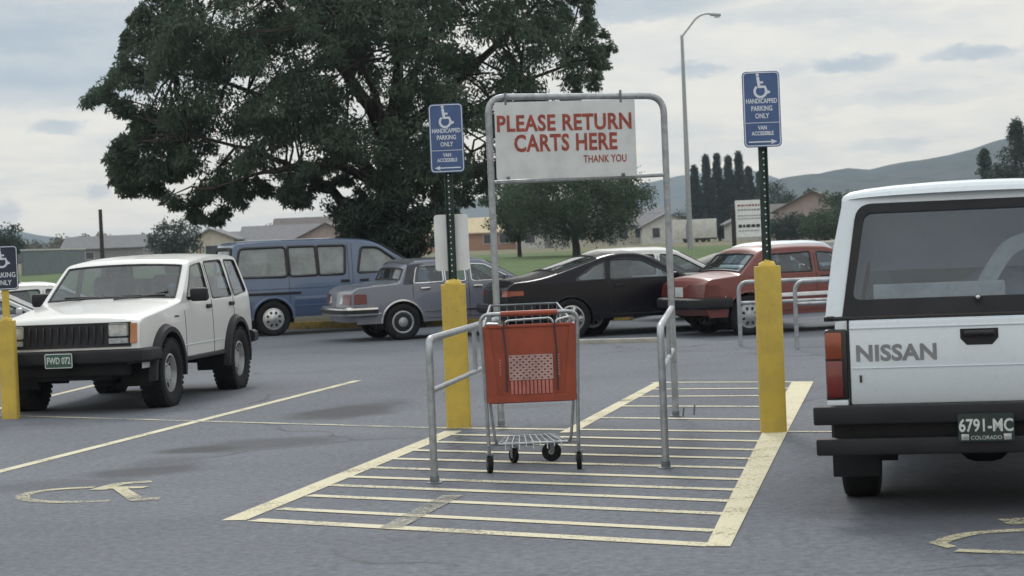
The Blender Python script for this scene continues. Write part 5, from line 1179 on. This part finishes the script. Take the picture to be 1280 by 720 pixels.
# ------------------------------------------------------------------ parking signs
def sign_face(root, w_, h, m, loc, lines, arrow=None, rule=None, sym=None, parent=None, name='sign_panel', border=True):
    b = B(); b.prism(rrect(w_, h, .035), 0, .006, lambda u, v, d: Vector((u, -d, v))); pn = b.build(name, m, root); pn.location = loc
    if border: b = B(); b.tube([Vector((u, -.007, v)) for u, v in rrect(w_-.022, h-.022, .028)], .0042, 4, closed=True); b.build('sign_border', MT['letter'], pn)
    if sym:
        st, hd_ = wheelchair(.13); b = B()
        for k, s_ in enumerate(st+[hd_]): b.prism([(p[0]*sym[1], p[1]*sym[1]+sym[0]) for p in s_], .006, .0075+.0004*k, lambda u, v, d: Vector((u, -d, v)))
        b.build('wheelchair_symbol', MT['letter'], pn)
    for (tx, z, sz, sx) in lines: put_text('lettering', tx, sz, MT['letter'], pn, (0, -.0075, z), (1, 0, 0), (0, 0, 1), bold=.0012, sx=sx)
    if rule is not None: b = B(); b.box((w_-.03, .003, .005), (0, -.0075, rule)); b.build('rule_line', MT['letter'], pn)
    if arrow:
        z, dr = arrow; b = B(); hw = w_*.38
        b.prism([(-hw*dr, z+.005), (hw*.62*dr, z+.005), (hw*.55*dr, z+.020), (hw*dr, z), (hw*.55*dr, z-.020), (hw*.62*dr, z-.005), (-hw*dr, z-.005)], .006, .009, lambda u, v, d: Vector((u, -d, v)))
        b.build('arrow', MT['letter'], pn)
    return pn
def bollard(label, px, py, w_, h_, rz=0.0, group='yellow steel bollards'):
    c = G(px, py); o = empty('yellow_bollard', label, 'bollard', c, rz, group)
    b = B(); b.prism(rrect(w_, w_, .025, 3), -.05, h_, lambda u, v, d: Vector((u, v, d))); b.build('sleeve', MT['yellow'], o, 40)
    rng = random.Random(int(px)); t = bmesh.new(); bmesh.ops.create_icosphere(t, subdivisions=3, radius=1)
    for v in t.verts: v.co = Vector((v.co.x*w_*.36, v.co.y*w_*.36, v.co.z*.045+.02*noise.noise(v.co*2.5+Vector((px, 0, 0)))))+Vector((0, 0, h_+.004))
    b = B(); b.add(t); b.build('concrete_fill', MT['yellow'], o, 180)
    return o, c
def u_post(root, z0, z1, m=None):
    m = m or MT['green']; b = B(); pr = [(-.038, .012), (-.030, .012), (-.022, -.022), (.022, -.022), (.030, .012), (.038, .012), (.038, .006), (.034, .006), (.026, -.028), (-.026, -.028), (-.034, .006), (-.038, .006)]
    b.prism([(x, -y) for x, y in pr], z0, z1, lambda u, v, d: Vector((u, v, d))); p = b.build('post', m, root)
    b = B(); z = z0+.12
    while z < z1-.02: b.lathe([(0, -.0295), (.006, -.0295), (.006, -.027)], 8, 'Y', (0, 0, z)); z += .05
    b.build('post_holes', MT['signwhite'], p); return p
TXT = [('HANDICAPPED', .065, .052, .72), ('PARKING', .005, .056, .74), ('ONLY', -.055, .056, .74), ('VAN', -.150, .044, .80), ('ACCESSIBLE', -.195, .044, .76)]
def signpost(label, c, rz, zb, zs, arrow, z_base):
    r_ = empty('parking_sign', label, 'sign', (c.x, c.y, z_base), rz, 'handicapped parking signs'); u_post(r_, 0, zs+.30-z_base)
    sign_face(r_, .305, .61, MT['signblue'], (0, -.034, zs-z_base), TXT, (-.262, arrow), -.108, (.185, .155)); return r_
bo, c = bollard('square yellow bollard on the hatched aisle corner left of the shopping cart', 574, 534, .215, 1.27)
ms = signpost('blue parking sign with a left arrow and a blank white panel below it', c+Vector((0, .0, 0)), R(-4), 0, P(558, 173, c.y).z, -1, 1.27)
zc = P(566, 303, c.y).z-1.27
b = B(); b.prism(rrect(.305, .50, .03), 0, .006, lambda u, v, d: Vector((u, .036+d, v))); o = b.build('blank_panel', MT['backwhite'], ms); o.location = (0, 0, zc)
bo, c = bollard('square yellow bollard on the hatched aisle left of the pickup', 967, 540, .20, 1.345)
signpost('blue handicapped parking sign with a right arrow, left of the pickup', c, R(3), 0, P(950, 137, c.y).z, 1, 1.345)
bo, c = bollard('yellow bollard at the left edge in front of the white four wheel drive', 14, 523, .165, 1.02)
ls = empty('parking_sign', 'small dark navy handicapped parking sign on a yellow post at the left edge', 'sign', (c.x, c.y, 1.02), R(14), 'handicapped parking signs')
b = B(); b.prism(rrect(.075, .05, .01), 0, .42, lambda u, v, d: Vector((u, v, d))); b.build('post', MT['yellow'], ls)
zc = P(5, 335, c.y).z-1.02
sp = sign_face(ls, .31, .46, MT['navy'], (-.015, -.034, zc), [('PARKING', -.075, .072, .85), ('ONLY', -.155, .072, .85)], None, None, (.10, .16))

# ------------------------------------------------------------------ cart return with its board
def cart_return():
    fl, fr_, bl, br = G(543.5, 604), G(832.5, 585.5), G(627, 533), G(845, 520.5)
    root = empty('cart_return', 'galvanised pipe cart return with a white red lettered board on its arch', 'cart return', (bl+br)/2)
    o0 = root.location.copy(); L = lambda v: Vector(v)-o0
    rp = .030
    zt = P(620, 121, bl.y).z; zt2 = P(822, 120, br.y).z
    A, Bq = L(bl), L(br)
    b = B(); b.tube(bend([A, A+Vector((0, 0, zt)), Bq+Vector((0, 0, zt2)), Bq], .16, 8), rp, 12); b.build('arch', MT['galv'], root)
    zl = P(622, 228, bl.y).z; zr = P(826, 218.5, br.y).z
    b = B(); b.tube([A+Vector((0, 0, zl)), Bq+Vector((0, 0, zr))], .019, 10)
    b.build('lower_bar', MT['galv'], root)
    for (ft, bk, zf, zb_, zlf, zlb, ex) in ((fl, bl, P(541, 424, fl.y).z, P(622, 399, bl.y).z, P(545, 489, fl.y).z, P(624, 451, bl.y).z, .62), (fr_, br, P(828, 408, fr_.y).z, P(838, 385, br.y).z, P(830, 462, fr_.y).z, P(841, 437, br.y).z, .5)):
        f_, k_ = L(ft), L(bk)
        b = B(); b.tube(bend([f_, f_+Vector((0, 0, zf)), k_+Vector((0, 0, zb_))], .11, 7), .026, 12)
        mid = lambda t, z: f_.lerp(k_, t)+Vector((0, 0, z))
        b.tube([f_+Vector((0, 0, zlf)), k_+Vector((0, 0, zlb))], .019, 10)
        b.tube([mid(.60, zf+(zb_-zf)*.6), mid(.60, zlf+(zlb-zlf)*.6)], .019, 8)
        b.build('side_rail', MT['galv'], root)
    for p in (A, Bq, L(fl), L(fr_)): b = B(); b.lathe([(0, 0), (.055, 0), (.055, .008), (.034, .012), (.032, .05)], 14, 'Z', p); b.build('foot_flange', MT['galv_dk'], root)
    # bent anchor rods by the right foot
    b = B(); b.tube([Bq+Vector((.06, -.05, 0)), Bq+Vector((.07, -.05, .08))], .008, 6); b.build('anchor_rod', MT['galv_dk'], root); b = B(); b.tube([Bq+Vector((.17, .1, 0)), Bq+Vector((.18, .1, .09))], .008, 6); b.build('anchor_rod', MT['galv_dk'], root)
    # the board
    x0, x1 = P(618, 180, bl.y+.05), P(795.5, 170, br.y-.05)
    zt_ = (P(705, 126.5, 19.2).z); zb_ = P(705, 222.5, 19.2).z; w_ = x1.x-x0.x; h_ = zt_-zb_
    an = math.atan2(br.y-bl.y, br.x-bl.x)
    b = B(); b.prism(rrect(w_, h_, .012, 2), 0, .012, lambda u, v, d: Vector((u, -d, v))); pn = b.build('board', MT['cartsign'], root); pn.location = L(((x0.x+x1.x)/2, (bl.y+br.y)/2-.045, (zt_+zb_)/2)); pn.rotation_euler = (0, R(.35), an)
    s_ = F/19.2
    for (tx, px, py, capx, wpx) in (('PLEASE RETURN', 705, 153.2, 21, 171), ('CARTS HERE', 707, 178, 22, 131), ('THANK YOU', 757, 197.6, 9.5, 55)):
        me = text_mesh(tx, .2 if capx > 12 else .1, bold=.006 if capx > 12 else .0016, ext=.0012, spacing=1.06); xs_ = [v.co.x for v in me.vertices]; ys_ = [v.co.y for v in me.vertices]; k = wpx/s_/(max(xs_)-min(xs_)); me.transform(Matrix.Diagonal((k, capx/s_/(max(ys_)-min(ys_)), 1, 1)))
        ys_ = [v.co.y for v in me.vertices]; me.transform(Matrix.Translation((0, -(max(ys_)+min(ys_))/2, 0)))
        xs_ = [v.co.x for v in me.vertices]; me.transform(Matrix.Translation((-(max(xs_)+min(xs_))/2, 0, 0)))
        q = P(px, py, 19.2); m = Matrix.Identity(4); ox, oz = q.x-(x0.x+x1.x)/2, q.z-(zt_+zb_)/2
        m[0] = (1, 0, 0, ox); m[1] = (0, 0, -1, -.0135); m[2] = (0, 1, 0, oz); me.transform(m); link_mesh('lettering', me, MT['signred'], pn)
    for u in (-.42, .40):
        b = B(); b.box((.02, .02, .11), (u*w_, -.006, h_/2+.03), None, .003); b.build('hanger_clip', MT['galv_dk'], pn)
        b = B(); b.box((.03, .03, .03), (u*w_, -.015, -h_/2+.012), None, .006); b.build('hanger_clip', MT['galv_dk'], pn)
cart_return()
# the far cart rails beyond the right bollard
def rail(label, px, py, ztop_px, length, zlow):
    c = G(px, py); root = empty('pipe_rail', label, 'railing', c, R(1), 'far pipe railings'); h_ = P(px, ztop_px, c.y).z; hl = P(px, zlow, c.y).z
    b = B(); b.tube(bend([(0, 0, 0), (0, 0, h_), (length, 0, h_), (length, 0, 0)], .14, 6), .03, 10); b.build('hoop', MT['galv'], root)
    b = B(); b.tube([(0, 0, hl), (length, 0, hl)], .026, 8); b.build('lower_bar', MT['galv'], root)
rail('pipe railing ending just left of the right bollard in front of the red sedan', 926, 433, 353, 2.3, 379)
rail('nearer pipe railing ending between the right bollard and the pickup', 996.5, 437, 352, 2.0, 380)

# ------------------------------------------------------------------ shopping cart
def shopping_cart():
    c0 = (G(612.5, 592)+G(724.5, 585.5))/2
    root = empty('shopping_cart', 'orange red shopping cart on chrome legs standing in the cart return', 'shopping cart', c0, R(2))
    yb = 0.0; hw = .325
    zt, zb = 1.035, .50
    b = B()                                   # frame: handle hoop running down into the rear legs
    b.tube(bend([(-.318, .02, .125), (-.325, .0, .52), (-.345, -.05, 1.125), (.345, -.05, 1.125), (.325, 0, .52), (.318, .02, .125)], .07, 6), .0135, 10)
    for s_ in (1, -1):
        b.tube(bend([(s_*.30, .04, .52), (s_*.27, .06, .22), (s_*.25, .10, .185), (s_*.17, .70, .185)], .06, 4), .011, 8)
        b.tube([(s_*.315, .01, .20), (s_*.255, .10, .19)], .009, 6)
    b.tube([(-.17, .70, .185), (.17, .70, .185)], .011, 8); b.tube([(-.26, .09, .19), (.26, .09, .19)], .011, 8)
    for k in range(9): x = -.20+.05*k; b.tube(bend([(x, .05, .165 if k % 2 else .15), (x, .085, .20), (x*.75, .69, .197)], .02, 3), .0045, 6)
    for k in range(5): y = .2+.11*k; b.tube([(-.24+.012*k*1.1, y, .197), (.24-.012*k*1.1, y, .197)], .004, 5)
    b.build('frame', MT['galv'], root, 60)
    b = B(); b.tube([(-.20, -.05, 1.125), (.20, -.05, 1.125)], .019, 12); b.build('handle_grip', MT['cartred'], root)
    # rear gate of moulded plastic, slightly dished with a raised rim
    b = B(); gate = poly_round([(-.312, zb), (-.330, zt), (.330, zt), (.312, zb)], .03)
    b.prism(gate, 0, .014, lambda u, v, d: Vector((u, .0-(v-.5)*.05+d, v))); g = b.build('rear_gate', MT['cartred'], root)
    P3 = lambda u, v, d: Vector((u, -(v-.5)*.05-d, v))
    b = B(); rim = [(u*.985, .5+ (v-.5)) for u, v in gate]; b.tube([P3(u, v, .002) for u, v in rim], .012, 6, closed=True)
    b.prism([(-.315, zb-.004), (.315, zb-.004), (.317, zb+.045), (-.317, zb+.045)], .0, .02, P3); b.build('gate_rim', MT['cartred'], g)
    for s_ in (1, -1):
        b = B(); b.prism([(s_*.325, zt-.01), (s_*.285, zt-.01), (s_*.235, zb+.045), (s_*.310, zb+.045)], .001, .010, P3); b.build('gate_gusset', MT['cartred'], g)
    # white mesh panel and slats
    x0, x1, z0, z1 = -.150, .155, .655, .825
    b = B(); nx, nz = 14, 9
    for i in range(nx+1): x = x0+(x1-x0)*i/nx; b.prism([(x-.0035, z0), (x+.0035, z0), (x+.0035, z1), (x-.0035, z1)], .004, .012, P3)
    for j in range(nz+1): z = z0+(z1-z0)*j/nz; b.prism([(x0, z-.004), (x1, z-.004), (x1, z+.004), (x0, z+.004)], .004, .0125, P3)
    for i in range(nx):
        for j in range(nz):
            if (i+j) % 2: xa = x0+(x1-x0)*i/nx; za = z0+(z1-z0)*j/nz; b.prism([(xa, za), (xa+(x1-x0)/nx, za), (xa+(x1-x0)/nx, za+(z1-z0)/nz), (xa, za+(z1-z0)/nz)], .003, .010, P3)
    b.build('mesh_panel', MT['cartwhite'], g)
    b = B()
    for i in range(11): x = x0+(x1-x0)*(i+.5)/11; b.prism([(x-.009, z0-.105), (x+.009, z0-.105), (x+.009, z0-.008), (x-.009, z0-.008)], .002, .010, P3)
    b.build('gate_slats', MT['cartpale'], g)
    b = B(); rng = random.Random(3)
    for (x, n_, w_, m_) in ((-.215, 6, .018, 0), (.198, 8, .022, 0)):
        for k in range(n_): z = .66+.02*k+(.03 if x < 0 else .015); b.prism([(x-w_/2, z), (x+w_/2*rng.uniform(.4, 1), z), (x+w_/2, z+.012), (x-w_/2*rng.uniform(.5, 1), z+.013)], .010, .0125, P3)
    b.build('moulded_lettering', MT['cartpale'], g)
    # child seat: straps, wire rim, flap
    for x in (-.185, .175): b = B(); b.tube(bend([P3(x+.01, 1.075, .02), P3(x, 1.02, .028), P3(x+.012, .86, .02), P3(x+.012, .57, .014)], .03, 3), .0055, 6); b.build('strap', MT['seat'], g)
    b = B(); b.tube(bend([(-.185, -.03, 1.03), (-.165, -.035, 1.075), (.155, -.035, 1.085), (.175, -.03, 1.04)], .03, 4), .007, 6); b.tube(bend([(.185, -.03, 1.045), (.20, -.03, 1.07), (.29, -.03, 1.09), (.31, 0, 1.05)], .03, 4), .007, 6); b.tube(bend([(-.32, -.01, 1.04), (-.30, -.03, 1.06), (-.22, -.03, 1.055)], .02, 3), .008, 6)
    b.build('child_seat_wire', MT['chrome'], root)
    # wire basket tapering to the front
    b = B()
    def sec(t, v): # t 0 rear .. 1 front, v -1..1 round left side, bottom, right side
        zt_ = 1.03+.13*t; zb_ = .50+.14*t; w_t, w_b = .325-.075*t, .305-.085*t; y = .02+.80*t
        return zt_, zb_, w_t, w_b, y
    for k in range(13):
        t = k/12; zt_, zb_, wt_, wb_, y = sec(t, 0); b.tube(bend([(-wt_, y, zt_), (-wb_, y-.04*t, zb_), (wb_, y-.04*t, zb_), (wt_, y, zt_)], .04, 3), .0032, 5)
    for k in range(6):
        q = k/5
        for s_ in (1, -1):
            pts = []
            for t in (0, .5, 1): zt_, zb_, wt_, wb_, y = sec(t, 0); pts.append((s_*(wb_+(wt_-wb_)*q), y-.04*t*(1-q), zb_+(zt_-zb_)*q))
            b.tube(pts, .0032 if k < 5 else .008, 6)
    for k in range(9):
        x = -1+k/4; pts = []
        for t in (0, .5, 1): zt_, zb_, wt_, wb_, y = sec(t, 0); pts.append((wb_*x, y-.04*t, zb_))
        zt_, zb_, wt_, wb_, y = sec(1, 0); pts.append((wt_*x, y, zt_)); b.tube(pts, .0032, 5)
    zt_, zb_, wt_, wb_, y = sec(1, 0); b.tube([(-wt_, y, zt_), (wt_, y, zt_)], .008, 6); b.build('basket', MT['galv_dk'], root, 60)
    # casters
    for (x, y, r_, a, sp) in ((-.318, .0, .062, R(8), 0), (.318, .0, .062, R(-6), 0), (-.125, .62, .055, R(25), 0), (.155, .62, .072, R(80), 0)):
        b = B(); b.lathe([(0, -.012), (r_*.55, -.014), (r_*.9, -.017), (r_, -.010), (r_, .010), (r_*.9, .017), (r_*.55, .014), (0, .012)], 22, 'X'); ww = b.build('caster', MT['rubber'], root, 40); ww.location = (x, y, r_); ww.rotation_euler = (0, 0, a)
        b = B(); b.lathe([(0, -.019), (r_*.3, -.019), (r_*.3, .019), (0, .019)], 12, 'X'); b.build('hub', MT['galv'], ww)
        b = B()
        for s_ in (1, -1): b.box((.004, .035, r_*1.25), (s_*.023, -.008, r_*.55), None, .002)
        b.box((.052, .045, .006), (0, -.01, r_*1.2)); b.tube([(0, -.01, r_*1.2), (0, -.01, .19-r_)], .011, 8); b.build('fork', MT['galv_dk'], ww)
shopping_cart()
